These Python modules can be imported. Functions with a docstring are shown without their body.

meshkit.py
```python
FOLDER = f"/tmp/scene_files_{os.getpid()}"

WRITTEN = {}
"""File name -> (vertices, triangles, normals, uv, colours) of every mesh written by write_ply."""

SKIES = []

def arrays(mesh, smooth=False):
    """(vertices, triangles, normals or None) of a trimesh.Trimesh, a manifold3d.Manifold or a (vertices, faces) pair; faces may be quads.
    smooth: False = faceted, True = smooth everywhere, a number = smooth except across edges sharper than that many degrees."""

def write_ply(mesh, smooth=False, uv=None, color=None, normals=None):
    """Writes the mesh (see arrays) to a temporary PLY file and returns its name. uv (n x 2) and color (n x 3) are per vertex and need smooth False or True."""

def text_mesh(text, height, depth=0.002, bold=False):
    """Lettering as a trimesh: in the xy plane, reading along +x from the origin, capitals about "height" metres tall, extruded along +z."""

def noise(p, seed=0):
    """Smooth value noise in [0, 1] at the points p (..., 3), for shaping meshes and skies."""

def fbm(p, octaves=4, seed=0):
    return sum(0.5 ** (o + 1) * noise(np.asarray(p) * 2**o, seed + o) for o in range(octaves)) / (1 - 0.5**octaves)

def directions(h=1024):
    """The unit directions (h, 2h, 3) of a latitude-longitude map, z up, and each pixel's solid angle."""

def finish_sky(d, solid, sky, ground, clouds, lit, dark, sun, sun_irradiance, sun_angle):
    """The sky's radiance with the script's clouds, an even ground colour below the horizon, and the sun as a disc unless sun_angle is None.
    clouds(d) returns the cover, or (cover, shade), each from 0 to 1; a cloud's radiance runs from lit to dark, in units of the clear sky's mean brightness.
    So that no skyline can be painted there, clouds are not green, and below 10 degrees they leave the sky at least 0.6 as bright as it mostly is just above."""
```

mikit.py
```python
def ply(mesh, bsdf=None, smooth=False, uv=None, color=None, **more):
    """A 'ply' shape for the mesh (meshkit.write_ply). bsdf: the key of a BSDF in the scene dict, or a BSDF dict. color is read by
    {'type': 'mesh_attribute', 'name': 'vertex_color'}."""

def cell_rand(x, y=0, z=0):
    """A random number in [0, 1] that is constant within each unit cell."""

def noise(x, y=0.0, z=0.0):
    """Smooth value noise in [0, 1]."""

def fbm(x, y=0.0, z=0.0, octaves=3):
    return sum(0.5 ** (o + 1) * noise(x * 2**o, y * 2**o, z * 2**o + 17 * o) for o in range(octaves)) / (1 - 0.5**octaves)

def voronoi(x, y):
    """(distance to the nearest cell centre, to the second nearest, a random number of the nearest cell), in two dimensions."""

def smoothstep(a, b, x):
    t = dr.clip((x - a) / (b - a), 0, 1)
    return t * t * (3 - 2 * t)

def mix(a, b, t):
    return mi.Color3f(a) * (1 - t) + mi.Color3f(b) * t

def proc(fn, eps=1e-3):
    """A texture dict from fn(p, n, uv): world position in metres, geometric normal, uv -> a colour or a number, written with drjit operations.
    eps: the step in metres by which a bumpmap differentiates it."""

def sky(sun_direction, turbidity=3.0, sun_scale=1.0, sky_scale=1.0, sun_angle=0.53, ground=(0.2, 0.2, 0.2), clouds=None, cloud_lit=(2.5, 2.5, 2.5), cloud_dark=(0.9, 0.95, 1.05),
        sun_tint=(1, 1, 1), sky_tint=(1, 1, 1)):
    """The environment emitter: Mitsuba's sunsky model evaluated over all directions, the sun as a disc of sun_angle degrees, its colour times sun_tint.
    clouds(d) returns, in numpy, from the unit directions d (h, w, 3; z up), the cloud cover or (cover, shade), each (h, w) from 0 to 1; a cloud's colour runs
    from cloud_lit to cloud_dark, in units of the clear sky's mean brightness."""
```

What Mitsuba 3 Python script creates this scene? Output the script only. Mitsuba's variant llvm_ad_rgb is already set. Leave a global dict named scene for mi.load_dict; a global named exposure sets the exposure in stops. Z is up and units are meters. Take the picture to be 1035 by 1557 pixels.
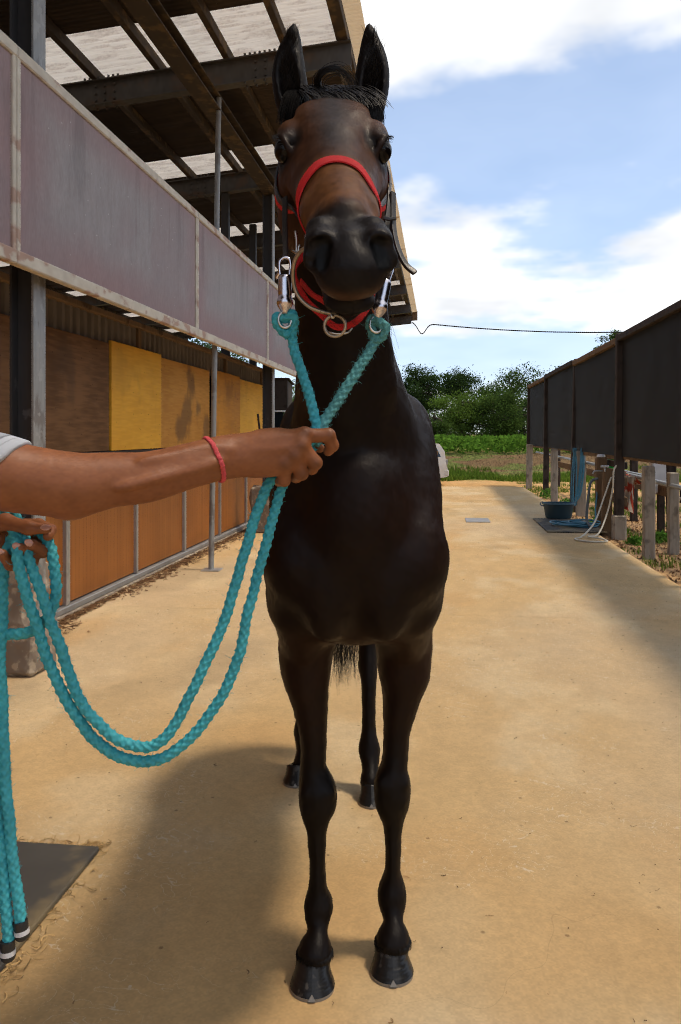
import math, random
import numpy as np
import drjit as dr
import mitsuba as mi
import trimesh
import mikit, meshkit
from mikit import noise, fbm, voronoi, cell_rand, smoothstep, mix

T = mi.ScalarTransform4f
rng = np.random.default_rng(7)
random.seed(7)
scene, labels = {}, {}

# ------------------------------------------------------------------ camera, sky, exposure
EYE = 1.5
scene['camera'] = {'type': 'perspective', 'fov_axis': 'y', 'fov': math.degrees(2 * math.atan(778.5 / 1257)),
                   'principal_point_offset_y': 118.5 / 1557, 'near_clip': 0.05, 'far_clip': 2000.0,
                   'to_world': T().look_at(origin=[0, 0, EYE], target=[0, 10, EYE], up=[0, 0, 1])}
exposure = 1.82
SUN = (0.385, -0.04, 0.92)


def cloud_cover(d):
    az = np.degrees(np.arctan2(d[..., 0], d[..., 1]))
    el = np.degrees(np.arcsin(np.clip(d[..., 2], -1, 1)))
    h = np.maximum(d[..., 2], 0.03) + 0.12
    q = np.stack([d[..., 0] / h, d[..., 1] / h, 0 * h], -1)
    n = meshkit.fbm(q * 1.1 + 3.1, 6, 4)
    fine = meshkit.fbm(q * 4.6 + 9.0, 6, 8)
    def bank(a0, e0, wa, we, tilt=0.0):
        da = (az - a0 + 180) % 360 - 180
        de = el - e0 - tilt * da
        return np.exp(-(da / wa) ** 2 - (de / we) ** 2)
    c = 0.40 + 0.75 * (n - 0.5) + 0.62 * (fine - 0.5)
    c += 0.55 * bank(12, 30, 32, 7.2) - 0.38 * bank(13, 20.3, 16, 2.3, 0.02) + 0.36 * bank(8, 13.2, 8.5, 4.6) + 0.42 * bank(24, 12.0, 6, 4.6) \
        - 0.24 * bank(16.6, 15.0, 1.6, 3.4) + 0.12 * bank(15, 8.5, 20, 2.0) - 0.26 * bank(12, 4.6, 20, 1.8)
    cover = np.clip((c - 0.36) / 0.28, 0, 1)
    cover = 0.22 + 0.78 * cover * cover * (3 - 2 * cover)          # thin veil between the clouds
    shade = np.clip((meshkit.fbm(q * 3.1 + 31, 5, 3) - 0.40) * 2.6, 0, 1) * 0.8
    return np.clip(cover * 0.97, 0, 1), shade


scene['sky'] = mikit.sky(SUN, turbidity=3.0, ground=(0.25, 0.2, 0.13), clouds=cloud_cover,
                         cloud_lit=(2.3, 2.29, 2.25), cloud_dark=(1.55, 1.60, 1.68),
                         sun_scale=0.45, sky_scale=1.52, sun_angle=7.0, sky_tint=(1.0, 1.0, 1.03))

# ------------------------------------------------------------------ helpers
ANG = math.atan(150.5 / 1257)            # the lane runs a little to the right of the camera's axis
CA, SA = math.cos(ANG), math.sin(ANG)
LANE = np.array([[CA, SA, 0, 0], [-SA, CA, 0, 0], [0, 0, 1, 0], [0, 0, 0, 1.0]])   # (u across, v along, z) -> world


def lane(u, v, z=0.0):
    return np.array([u * CA + v * SA, -u * SA + v * CA, z])


def cat(ms):
    ms = [m for m in ms if m is not None]
    vs, fs, n = [], [], 0
    for m in ms:
        vs.append(np.asarray(m.vertices)); fs.append(np.asarray(m.faces) + n); n += len(vs[-1])
    return trimesh.Trimesh(np.vstack(vs), np.vstack(fs), process=False)


def inlane(m):
    m = m.copy(); m.apply_transform(LANE); return m


_BOXF = None


def box(x0, x1, y0, y1, z0, z1, c=0.0):
    """A box, its edges chamfered by c."""
    if c <= 0:
        m = trimesh.creation.box((x1 - x0, y1 - y0, z1 - z0)); m.apply_translation(((x0 + x1) / 2, (y0 + y1) / 2, (z0 + z1) / 2)); return m
    global _BOXF
    h = np.array([x1 - x0, y1 - y0, z1 - z0]) / 2
    c = min(c, h.min() * 0.45)
    pts, key = [], []
    for sx in (-1, 1):
        for sy in (-1, 1):
            for sz in (-1, 1):
                for k in range(3):
                    p = np.array([sx, sy, sz]) * h
                    q = np.array([sx, sy, sz], float) * (h - c); q[k] = p[k]
                    pts.append(q); key.append((sx, sy, sz, k))
    pts = np.array(pts)
    if _BOXF is None:
        u = []
        for sx, sy, sz, k in key:
            q = np.array([sx, sy, sz], float) * 0.7; q[k] = (sx, sy, sz)[k]; u.append(q)
        hull = trimesh.Trimesh(np.array(u), trimesh.convex.convex_hull(np.array(u)).faces, process=False)
        from scipy.spatial import ConvexHull
        hh = ConvexHull(np.array(u)); f = hh.simplices.copy()
        for i, t in enumerate(f):
            a, b, d = np.array(u)[t]
            if np.dot(np.cross(b - a, d - a), hh.equations[i, :3]) < 0: f[i] = t[::-1]
        _BOXF = f
    return trimesh.Trimesh(pts + np.array([(x0 + x1) / 2, (y0 + y1) / 2, (z0 + z1) / 2]), _BOXF, process=False)


def spline(P, n):
    """Catmull-Rom through the rows of P (any width), n steps per span."""
    P = np.asarray(P, float)
    Q = np.vstack([2 * P[0] - P[1], P, 2 * P[-1] - P[-2]])
    out = []
    for i in range(1, len(Q) - 2):
        t = np.linspace(0, 1, n, endpoint=False)[:, None]
        a, b, c, d = Q[i - 1], Q[i], Q[i + 1], Q[i + 2]
        out.append(0.5 * (2 * b + (c - a) * t + (2 * a - 5 * b + 4 * c - d) * t ** 2 + (3 * b - a - 3 * c + d) * t ** 3))
    return np.vstack(out + [P[-1:]])


def frames(p):
    """Rotation-minimising frames of a polyline: tangents, two normals."""
    t = np.gradient(p, axis=0); t /= np.linalg.norm(t, axis=1, keepdims=True) + 1e-12
    a = np.zeros_like(p); b = np.zeros_like(p)
    u = np.cross(t[0], [0, 0, 1.0] if abs(t[0][2]) < 0.9 else [1.0, 0, 0]); u /= np.linalg.norm(u)
    for i in range(len(p)):
        u = u - t[i] * np.dot(u, t[i]); u /= np.linalg.norm(u) + 1e-12
        a[i] = u; b[i] = np.cross(t[i], u)
    return t, a, b


def sweep(p, r, sides=8, cap=True, prof=None, closed=False):
    """A tube along p; r a number, a list per point, or an array (points, sides)."""
    p = np.asarray(p, float); n = len(p)
    t, a, b = frames(p)
    if closed:
        t = np.roll(p, -1, 0) - np.roll(p, 1, 0); t /= np.linalg.norm(t, axis=1, keepdims=True)
    r = np.asarray(r, float)
    r = np.broadcast_to(r[:, None] if r.ndim == 1 else r, (n, sides))
    th = np.arange(sides) * 2 * math.pi / sides
    v = p[:, None] + r[..., None] * (np.cos(th)[None, :, None] * a[:, None] + np.sin(th)[None, :, None] * b[:, None])
    i, j = np.meshgrid(np.arange(n if closed else n - 1), np.arange(sides), indexing='ij')
    i2 = (i + 1) % n
    q = np.stack([i * sides + j, i * sides + (j + 1) % sides, i2 * sides + (j + 1) % sides, i2 * sides + j], -1).reshape(-1, 4)
    f = np.vstack([q[:, [0, 1, 2]], q[:, [0, 2, 3]]])
    v = v.reshape(-1, 3)
    if cap and not closed:
        v = np.vstack([v, p[0], p[-1]]); k = np.arange(sides); e = (n - 1) * sides
        f = np.vstack([f, np.stack([(k + 1) % sides, k, k * 0 + n * sides], 1), np.stack([e + k, e + (k + 1) % sides, k * 0 + n * sides + 1], 1)])
    return trimesh.Trimesh(v, f, process=False)


def ring(c, axis, R, r, n=36, s=10, squash=1.0):
    axis = np.asarray(axis, float); axis /= np.linalg.norm(axis)
    u = np.cross(axis, [0, 0, 1.0] if abs(axis[2]) < 0.9 else [0, 1.0, 0]); u /= np.linalg.norm(u); w = np.cross(axis, u)
    a = np.arange(n) * 2 * math.pi / n; b = np.arange(s) * 2 * math.pi / s
    rad = np.cos(a)[:, None] * u + np.sin(a)[:, None] * w * squash
    v = np.asarray(c) + rad[:, None] * (R + r * np.cos(b))[None, :, None] + r * np.sin(b)[None, :, None] * axis
    i, j = np.meshgrid(np.arange(n), np.arange(s), indexing='ij')
    q = np.stack([i * s + j, ((i + 1) % n) * s + j, ((i + 1) % n) * s + (j + 1) % s, i * s + (j + 1) % s], -1).reshape(-1, 4)
    return trimesh.Trimesh(v.reshape(-1, 3), np.vstack([q[:, [0, 1, 2]], q[:, [0, 2, 3]]]), process=False)


def lathe(prof, n=28, c=(0, 0, 0)):
    prof = np.asarray(prof, float); m = len(prof); a = np.arange(n) * 2 * math.pi / n
    v = np.stack([prof[:, 0][:, None] * np.cos(a), prof[:, 0][:, None] * np.sin(a), np.repeat(prof[:, 1][:, None], n, 1)], -1).reshape(-1, 3) + np.asarray(c)
    i, j = np.meshgrid(np.arange(m - 1), np.arange(n), indexing='ij')
    q = np.stack([i * n + j, i * n + (j + 1) % n, (i + 1) * n + (j + 1) % n, (i + 1) * n + j], -1).reshape(-1, 4)
    return trimesh.Trimesh(v, np.vstack([q[:, [0, 1, 2]], q[:, [0, 2, 3]]]), process=False)


def grid_mesh(V):
    """V (n, m, 3) -> sheet."""
    n, m = V.shape[:2]
    i, j = np.meshgrid(np.arange(n - 1), np.arange(m - 1), indexing='ij')
    q = np.stack([i * m + j, (i + 1) * m + j, (i + 1) * m + j + 1, i * m + j + 1], -1).reshape(-1, 4)
    return trimesh.Trimesh(V.reshape(-1, 3), np.vstack([q[:, [0, 1, 2]], q[:, [0, 2, 3]]]), process=False)


def leaves(pos, size, seed, up=0.3, aspect=0.55):
    """Small folded leaf blades (two triangles each) at pos, random directions."""
    g = np.random.default_rng(seed); n = len(pos)
    d = g.normal(size=(n, 3)); d[:, 2] -= 0.2; d /= np.linalg.norm(d, axis=1, keepdims=True)
    e = g.normal(size=(n, 3)); e[:, 2] += up * 4; e = np.cross(d, e); e /= np.linalg.norm(e, axis=1, keepdims=True) + 1e-9
    s = np.broadcast_to(size, (n,))[:, None] * (0.6 + 0.8 * g.random((n, 1)))
    nrm = np.cross(d, e)
    v = np.stack([pos - d * s * 0.5, pos + e * s * aspect * 0.5 + nrm * s * 0.08, pos + d * s * 0.5, pos - e * s * aspect * 0.5 + nrm * s * 0.08], 1)
    k = np.arange(n)[:, None] * 4
    f = np.vstack([k + [0, 1, 2], k + [0, 2, 3]])
    return trimesh.Trimesh(v.reshape(-1, 3), f, process=False)


def blades(pos, h, w, seed, lean=0.5):
    g = np.random.default_rng(seed); n = len(pos)
    a = g.random(n) * 2 * math.pi; side = np.stack([np.cos(a), np.sin(a), 0 * a], 1)
    b = g.random(n) * 2 * math.pi; l = np.stack([np.cos(b), np.sin(b), 0 * b], 1) * (g.random(n) * lean)[:, None]
    hh = (np.broadcast_to(h, (n,)) * (0.45 + 0.9 * g.random(n)))[:, None]
    z = np.array([0, 0, 1.0])
    mid = pos + hh * 0.55 * z + l * hh * 0.3; tip = pos + hh * z * 0.95 + l * hh
    v = np.stack([pos - side * w, pos + side * w, mid + side * w * 0.7, mid - side * w * 0.7, tip], 1)
    k = np.arange(n)[:, None] * 5
    f = np.vstack([k + [0, 1, 2], k + [0, 2, 3], k + [3, 2, 4]])
    return trimesh.Trimesh(v.reshape(-1, 3), f, process=False)


def free(key):
    if key not in scene and key not in labels and not any(k.startswith(key + '__') for k in scene): return key
    i = 1
    while True:
        k = f'{key}_{i:03d}'
        if k not in scene and k not in labels and not any(q.startswith(k + '__') for q in scene): return k
        i += 1


def put(key, mesh, mat, smooth=False, **kw):
    if not (key in labels and key not in scene): key = free(key)
    scene[key] = mikit.ply(mesh, mat, smooth, **kw)
    return key


def thing(key, label, category, group=None, kind=None):
    key = free(key); labels[key] = {'label': label, 'category': category}
    if group: labels[key]['group'] = group
    if kind: labels[key]['kind'] = kind
    return key


def structure(key, mesh, mat, label, category, smooth=False):
    scene[key] = mikit.ply(mesh, mat, smooth); labels[key] = {'label': label, 'category': category, 'kind': 'structure'}


# ---- implicit surfaces: smooth unions of elliptic tapered bones on a (possibly graded) grid
class Field:
    def __init__(self, xs, ys, zs):
        self.ax = [np.asarray(a, np.float32) for a in (xs, ys, zs)]
        self.f = np.full([len(a) for a in self.ax], 0.15, np.float32)

    def _box(self, lo, hi):
        s = [slice(max(0, np.searchsorted(a, l) - 1), np.searchsorted(a, h) + 1) for a, l, h in zip(self.ax, lo, hi)]
        return tuple(s), [a[q] for a, q in zip(self.ax, s)]

    def _mix(self, s, d, k, op):
        f = self.f[s]
        if op == 'add':
            h = np.clip(0.5 + 0.5 * (f - d) / k, 0, 1); self.f[s] = f + (d - f) * h - k * h * (1 - h)
        elif op == 'cut':
            d = -d; h = np.clip(0.5 - 0.5 * (f - d) / k, 0, 1); self.f[s] = f + (d - f) * h + k * h * (1 - h)

    def bone(self, a, b, ra, rb, k=0.02, side=(1, 0, 0), op='add'):
        """From a to b; ra, rb = radius, or (along side, across)."""
        a, b = np.asarray(a, float), np.asarray(b, float)
        ra = np.broadcast_to(np.asarray(ra, float), (2,)); rb = np.broadcast_to(np.asarray(rb, float), (2,))
        ab = b - a; L = np.linalg.norm(ab); t = ab / L if L > 1e-9 else np.array([0, 0, 1.0])
        s = np.asarray(side, float); s = s - t * np.dot(s, t)
        if np.linalg.norm(s) < 1e-3: s = np.cross(t, [0, 1.0, 0.3])
        s /= np.linalg.norm(s); w = np.cross(t, s)
        m = max(ra.max(), rb.max()) + k + 0.03
        sl, (x, y, z) = self._box(np.minimum(a, b) - m, np.maximum(a, b) + m)
        if min(len(x), len(y), len(z)) == 0: return
        x = x[:, None, None] - a[0]; y = y[None, :, None] - a[1]; z = z[None, None, :] - a[2]
        pt = x * np.float32(t[0]) + y * np.float32(t[1]) + z * np.float32(t[2])
        ps = x * np.float32(s[0]) + y * np.float32(s[1]) + z * np.float32(s[2])
        pw = x * np.float32(w[0]) + y * np.float32(w[1]) + z * np.float32(w[2])
        c = np.clip(pt / max(L, 1e-9), 0, 1) if L > 1e-9 else 0 * pt
        e = pt - c * L
        rs = ra[0] + (rb[0] - ra[0]) * c; rw = ra[1] + (rb[1] - ra[1]) * c; re = np.minimum(rs, rw)
        k0 = np.sqrt((ps / rs) ** 2 + (pw / rw) ** 2 + (e / re) ** 2) + 1e-6
        k1 = np.sqrt((ps / rs ** 2) ** 2 + (pw / rw ** 2) ** 2 + (e / re ** 2) ** 2) + 1e-6
        d = np.where(k0 < 0.35, (k0 - 1) * re, k0 * (k0 - 1) / k1)
        self._mix(sl, d.astype(np.float32), k, op)

    def ball(self, c, r, k=0.02, op='add', axes=None):
        """An ellipsoid with radii r along axes (rows)."""
        c = np.asarray(c, float); r = np.broadcast_to(np.asarray(r, float), (3,))
        A = np.eye(3) if axes is None else np.asarray(axes, float)
        m = r.max() + k + 0.03
        sl, (x, y, z) = self._box(c - m, c + m)
        if min(len(x), len(y), len(z)) == 0: return
        x = x[:, None, None] - c[0]; y = y[None, :, None] - c[1]; z = z[None, None, :] - c[2]
        q = [(x * np.float32(A[i][0]) + y * np.float32(A[i][1]) + z * np.float32(A[i][2])) for i in range(3)]
        k0 = np.sqrt(sum((q[i] / r[i]) ** 2 for i in range(3))) + 1e-6
        k1 = np.sqrt(sum((q[i] / r[i] ** 2) ** 2 for i in range(3))) + 1e-6
        d = np.where(k0 < 0.35, (k0 - 1) * r.min(), k0 * (k0 - 1) / k1)
        self._mix(sl, d.astype(np.float32), k, op)

    def chain(self, pts, k=0.02, side=(1, 0, 0), n=3, op='add'):
        """Rows (x, y, z, r_side, r_across), splined."""
        P = spline(pts, n)
        for p, q in zip(P[:-1], P[1:]): self.bone(p[:3], q[:3], np.maximum(p[3:5], .002), np.maximum(q[3:5], .002), k, side, op)

    def plane(self, n, c, k=0.004):
        """Keeps what lies on the side n points away from."""
        n = np.asarray(n, float) / np.linalg.norm(n)
        x, y, z = self.ax
        d = ((x[:, None, None] - c[0]) * n[0] + (y[None, :, None] - c[1]) * n[1] + (z[None, None, :] - c[2]) * n[2]).astype(np.float32)
        h = np.clip(0.5 - 0.5 * (self.f - d) / k, 0, 1); self.f = self.f + (d - self.f) * h + k * h * (1 - h)

    def mesh(self, smooth=4):
        f = self.f; s = f < 0
        c = s[:-1] ^ s[1:]; act = np.zeros([n - 1 for n in f.shape], bool)
        anyx = np.zeros(act.shape, np.int8)
        for i in (0, 1):
            for j in (0, 1):
                for l in (0, 1):
                    anyx += s[i:f.shape[0] - 1 + i, j:f.shape[1] - 1 + j, l:f.shape[2] - 1 + l]
        act = (anyx > 0) & (anyx < 8)
        I = np.argwhere(act); idx = np.full(act.shape, -1, np.int32); idx[act] = np.arange(len(I))
        off = np.array([[i, j, l] for i in (0, 1) for j in (0, 1) for l in (0, 1)])
        val = np.stack([f[I[:, 0] + o[0], I[:, 1] + o[1], I[:, 2] + o[2]] for o in off], 1)
        sumt = np.zeros((len(I), 3)); cnt = np.zeros(len(I))
        for a in range(8):
            for b in range(a + 1, 8):
                if np.abs(off[a] - off[b]).sum() != 1: continue
                va, vb = val[:, a], val[:, b]; m = (va < 0) != (vb < 0)
                t = np.where(m, va / np.where(va == vb, 1, va - vb), 0)[:, None]
                sumt += np.where(m[:, None], off[a] + (off[b] - off[a]) * t, 0); cnt += m
        loc = sumt / cnt[:, None]
        v = np.stack([self.ax[k][I[:, k]] + loc[:, k] * (self.ax[k][I[:, k] + 1] - self.ax[k][I[:, k]]) for k in range(3)], 1)
        F = []
        for ax in range(3):
            o1, o2 = [(1, 2), (2, 0), (0, 1)][ax]
            A = np.moveaxis(s, ax, 0)
            lo = [slice(None)] * 3; hi = [slice(None)] * 3; lo[ax] = slice(0, -1); hi[ax] = slice(1, None)
            ch = np.argwhere(s[tuple(lo)] != s[tuple(hi)])
            ok = (ch[:, o1] >= 1) & (ch[:, o2] >= 1) & (ch[:, o1] < act.shape[o1]) & (ch[:, o2] < act.shape[o2])
            ch = ch[ok]
            ins = s[ch[:, 0], ch[:, 1], ch[:, 2]]
            def cell(d1, d2):
                q = ch.copy(); q[:, o1] -= d1; q[:, o2] -= d2; return idx[q[:, 0], q[:, 1], q[:, 2]]
            q = np.stack([cell(1, 1), cell(0, 1), cell(0, 0), cell(1, 0)], 1)
            q[~ins] = q[~ins][:, ::-1]
            F.append(q)
        q = np.vstack(F); q = q[(q >= 0).all(1)]
        m = trimesh.Trimesh(v, np.vstack([q[:, [0, 1, 2]], q[:, [0, 2, 3]]]), process=False)
        if smooth:
            e = m.edges_unique; n = len(v)
            import scipy.sparse as sp
            W = sp.coo_matrix((np.ones(2 * len(e)), (np.r_[e[:, 0], e[:, 1]], np.r_[e[:, 1], e[:, 0]])), (n, n)).tocsr()
            W = sp.diags(1 / np.maximum(np.asarray(W.sum(1)).ravel(), 1)) @ W
            for i in range(smooth):
                v = v + 0.5 * (W @ v - v); v = v - 0.52 * (W @ v - v)
            m = trimesh.Trimesh(v, m.faces, process=False)
        return m


def graded(*parts):
    """Axis from (from, to, step) runs."""
    out = [np.arange(a, b - 1e-6, s) for a, b, s in parts]
    return np.concatenate(out + [[parts[-1][1]]])


# ------------------------------------------------------------------ materials
def mat(name, base, rough=0.6, metallic=0.0, spec=0.4, bump=None, scale=1.0, twosided=True, **kw):
    d = {'type': 'principled', 'base_color': base if isinstance(base, dict) else {'type': 'rgb', 'value': list(base)},
         'roughness': rough, 'metallic': metallic, **kw}
    if metallic == 0: d['specular'] = spec
    if bump is not None: d = {'type': 'bumpmap', 'arbitrary': bump, 'scale': scale, 'bsdf': d}
    scene[name] = {'type': 'twosided', 'bsdf': d} if twosided else d


def tex(fn, eps=1e-3): return mikit.proc(fn, eps)


def uvw(p): return p.x * CA - p.y * SA, p.x * SA + p.y * CA, p.z


def concrete_col(p, n, uv):
    u, v, z = uvw(p)
    big = fbm(u * 0.55 + 3, v * 0.30, 0, 4); mid = fbm(u * 2.2, v * 1.5, 5, 4); fine = noise(u * 160, v * 160, 2); mot = fbm(u * 9, v * 7, 3, 3)
    c = mix((.475, .328, .158), (.460, .345, .205), smoothstep(.36, .64, big))
    c = mix(c, (.52, .40, .235), smoothstep(.50, .72, mid) * .8)
    c = mix(c, (.455, .285, .120), smoothstep(.56, .74, fbm(u * 1.1 + 9, v * .8, 7, 4)) * .55)
    c = c * (0.92 + 0.16 * fbm(u * 40 + 3, v * 46, 3, 3)) * (0.92 + 0.16 * fine) * (.92 + .16 * mot)
    # pale scuffs and scratches in patches
    w = fbm(u * 7 + 2 * mid, v * 7, 1, 2); s = dr.abs(fbm(u * 22 + 5 * w, v * 30 - 4 * w, 4, 2) - 0.5)
    c = mix(c, (.56, .47, .33), (1 - smoothstep(0, .018, s)) * smoothstep(.46, .62, fbm(u * 1.7 + 4, v * 1.7, 9, 3)) * .85)
    # hairline cracks
    k = dr.abs(fbm(u * .75 + 1.3, v * .75 + 7.7, 2, 5) - .5)
    c = c * (1 - .12 * (1 - smoothstep(.0004, .0010, k)) * smoothstep(.70, .80, noise(u * .8 + 3, v * .8 + 1, 1)))
    # small dark specks and worn darker spots
    d1, d2, rr = voronoi(u * 5.3, v * 5.3)
    c = c * (1 - .45 * (1 - smoothstep(.02, .05, d1)) * smoothstep(.72, .8, rr))
    return c * (1 - .15 * smoothstep(.55, .8, fbm(u * 1.4 + 20, v * .9, 3, 4)))


def concrete_bump(p, n, uv):
    u, v, z = uvw(p)
    return fbm(u * 30, v * 30, 0, 3) * .0016 + noise(u * 160, v * 160, 0) * .0005


mat('m_concrete', tex(concrete_col), rough=.82, spec=.25, bump=tex(concrete_bump), scale=1.0)


def ground_col(p, n, uv):
    u, v, z = uvw(p)
    a = fbm(u * .9, v * .9, 1, 4); b = fbm(u * 5, v * 5, 2, 3); g = fbm(u * 20, v * 20, 3, 2)
    sand = mix((.42, .235, .085), (.46, .30, .14), a); earth = mix((.21, .125, .065), (.30, .20, .11), b)
    green = mix((.060, .095, .018), (.14, .17, .045), b)
    c = mix(earth, sand, smoothstep(.48, .6, a) * .45)
    c = mix(c, sand, smoothstep(20.5, 23, v + 2 * (a - .5)) * (1 - smoothstep(-9, -6, -u - 0 * v)) if False else smoothstep(20.5, 23, v + 2 * (a - .5)))
    c = mix(c, green, smoothstep(27.2, 28.0, v + 3 * (a - .5)) * (.55 + .45 * smoothstep(.35, .6, b)))
    bank = smoothstep(30.4, 31.6, v + 2.0 * (b - .5)) * (1 - smoothstep(35.5, 36.5, v))
    c = mix(c, mix((.105, .062, .034), (.19, .120, .062), b), bank * .92)
    c = mix(c, green, bank * smoothstep(.44, .58, fbm(u * .7 + 5, v * 1.6, 6, 4)) * .85)
    return c * (.8 + .4 * g)


mat('m_ground', tex(ground_col), rough=.95, spec=.1, bump=tex(lambda p, n, uv: fbm(p.x * 14, p.y * 14, 0, 3) * .02, 3e-3))


def roof_opaque(p, n, uv):
    u, v, z = uvw(p)
    return mix((.040, .030, .024), (.075, .055, .040), fbm(u * 3, v * 12, 0, 3))


mat('m_roof', tex(roof_opaque), rough=.7, spec=.2)


def frp(p, n, uv):
    u, v, z = uvw(p)
    s = fbm(u * 1.2, v * 60, 0, 2); b = fbm(u * 5, v * 26, 2, 4); st = noise(u * 60, v * 90, 1)
    c = mix((.62, .56, .48), (.76, .71, .63), s)
    c = mix(c, (.40, .33, .27), smoothstep(.46, .68, b) * (.15 + .55 * st))
    return mix(c, (.55, .40, .22), smoothstep(-1.15, -.95, u) * .85)


scene['m_frp'] = {'type': 'principledthin', 'base_color': tex(frp), 'roughness': .5, 'diff_trans': 1.15, 'spec_trans': 0.0, 'eta': 1.4}


def steel(p, n, uv):
    b = fbm(p.x * 6, p.y * 6, p.z * 5, 4)
    c = mix((.055, .050, .047), (.09, .085, .08), fbm(p.x * 25, p.y * 25, p.z * 9, 2))
    return mix(c, (.11, .062, .034), smoothstep(.54, .70, b) * .6)


mat('m_steel', tex(steel), rough=.6, spec=.45)


def postpaint(p, n, uv):
    b = fbm(p.x * 14, p.y * 14, p.z * 5, 4); st = fbm(p.x * 60, p.y * 60, p.z * 3, 2)
    c = mix((.20, .205, .205), (.27, .27, .265), st)
    c = mix(c, (.13, .11, .10), smoothstep(.52, .66, b) * .7)
    return mix(c, (.33, .33, .32), smoothstep(.60, .72, fbm(p.x * 22 + 4, p.y * 22, p.z * 16, 3)) * .5)


mat('m_post', tex(postpaint), rough=.5, spec=.45)
mat('m_post_dark', tex(lambda p, n, uv: mix(mix((.030, .030, .034), (.052, .050, .050), fbm(p.x * 30, p.y * 30, p.z * 4, 3)), (.16, .16, .17), smoothstep(.62, .74, fbm(p.x * 17, p.y * 17, p.z * 11, 4)) * smoothstep(2.2, .9, p.z))), rough=.5)  # dark copy of the post paint; on the webs it stands in for shade
mat('m_purlin', tex(lambda p, n, uv: mix((.050, .036, .025), (.12, .078, .036), smoothstep(.50, .70, fbm(p.x * 9, p.y * 9, p.z * 9, 4)))), rough=.7)


def galv(p, n, uv):
    d1, d2, r = voronoi(p.x * 40 + p.y * 40, p.z * 30)
    return mix((.34, .35, .35), (.46, .46, .45), r * .6 + .4 * fbm(p.x * 12, p.y * 12, p.z * 5, 3)) * (1 - .25 * smoothstep(.55, .75, fbm(p.x * 5, p.y * 5, p.z * 9, 4)))


mat('m_galv', tex(galv), rough=.42, metallic=.55)


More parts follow.
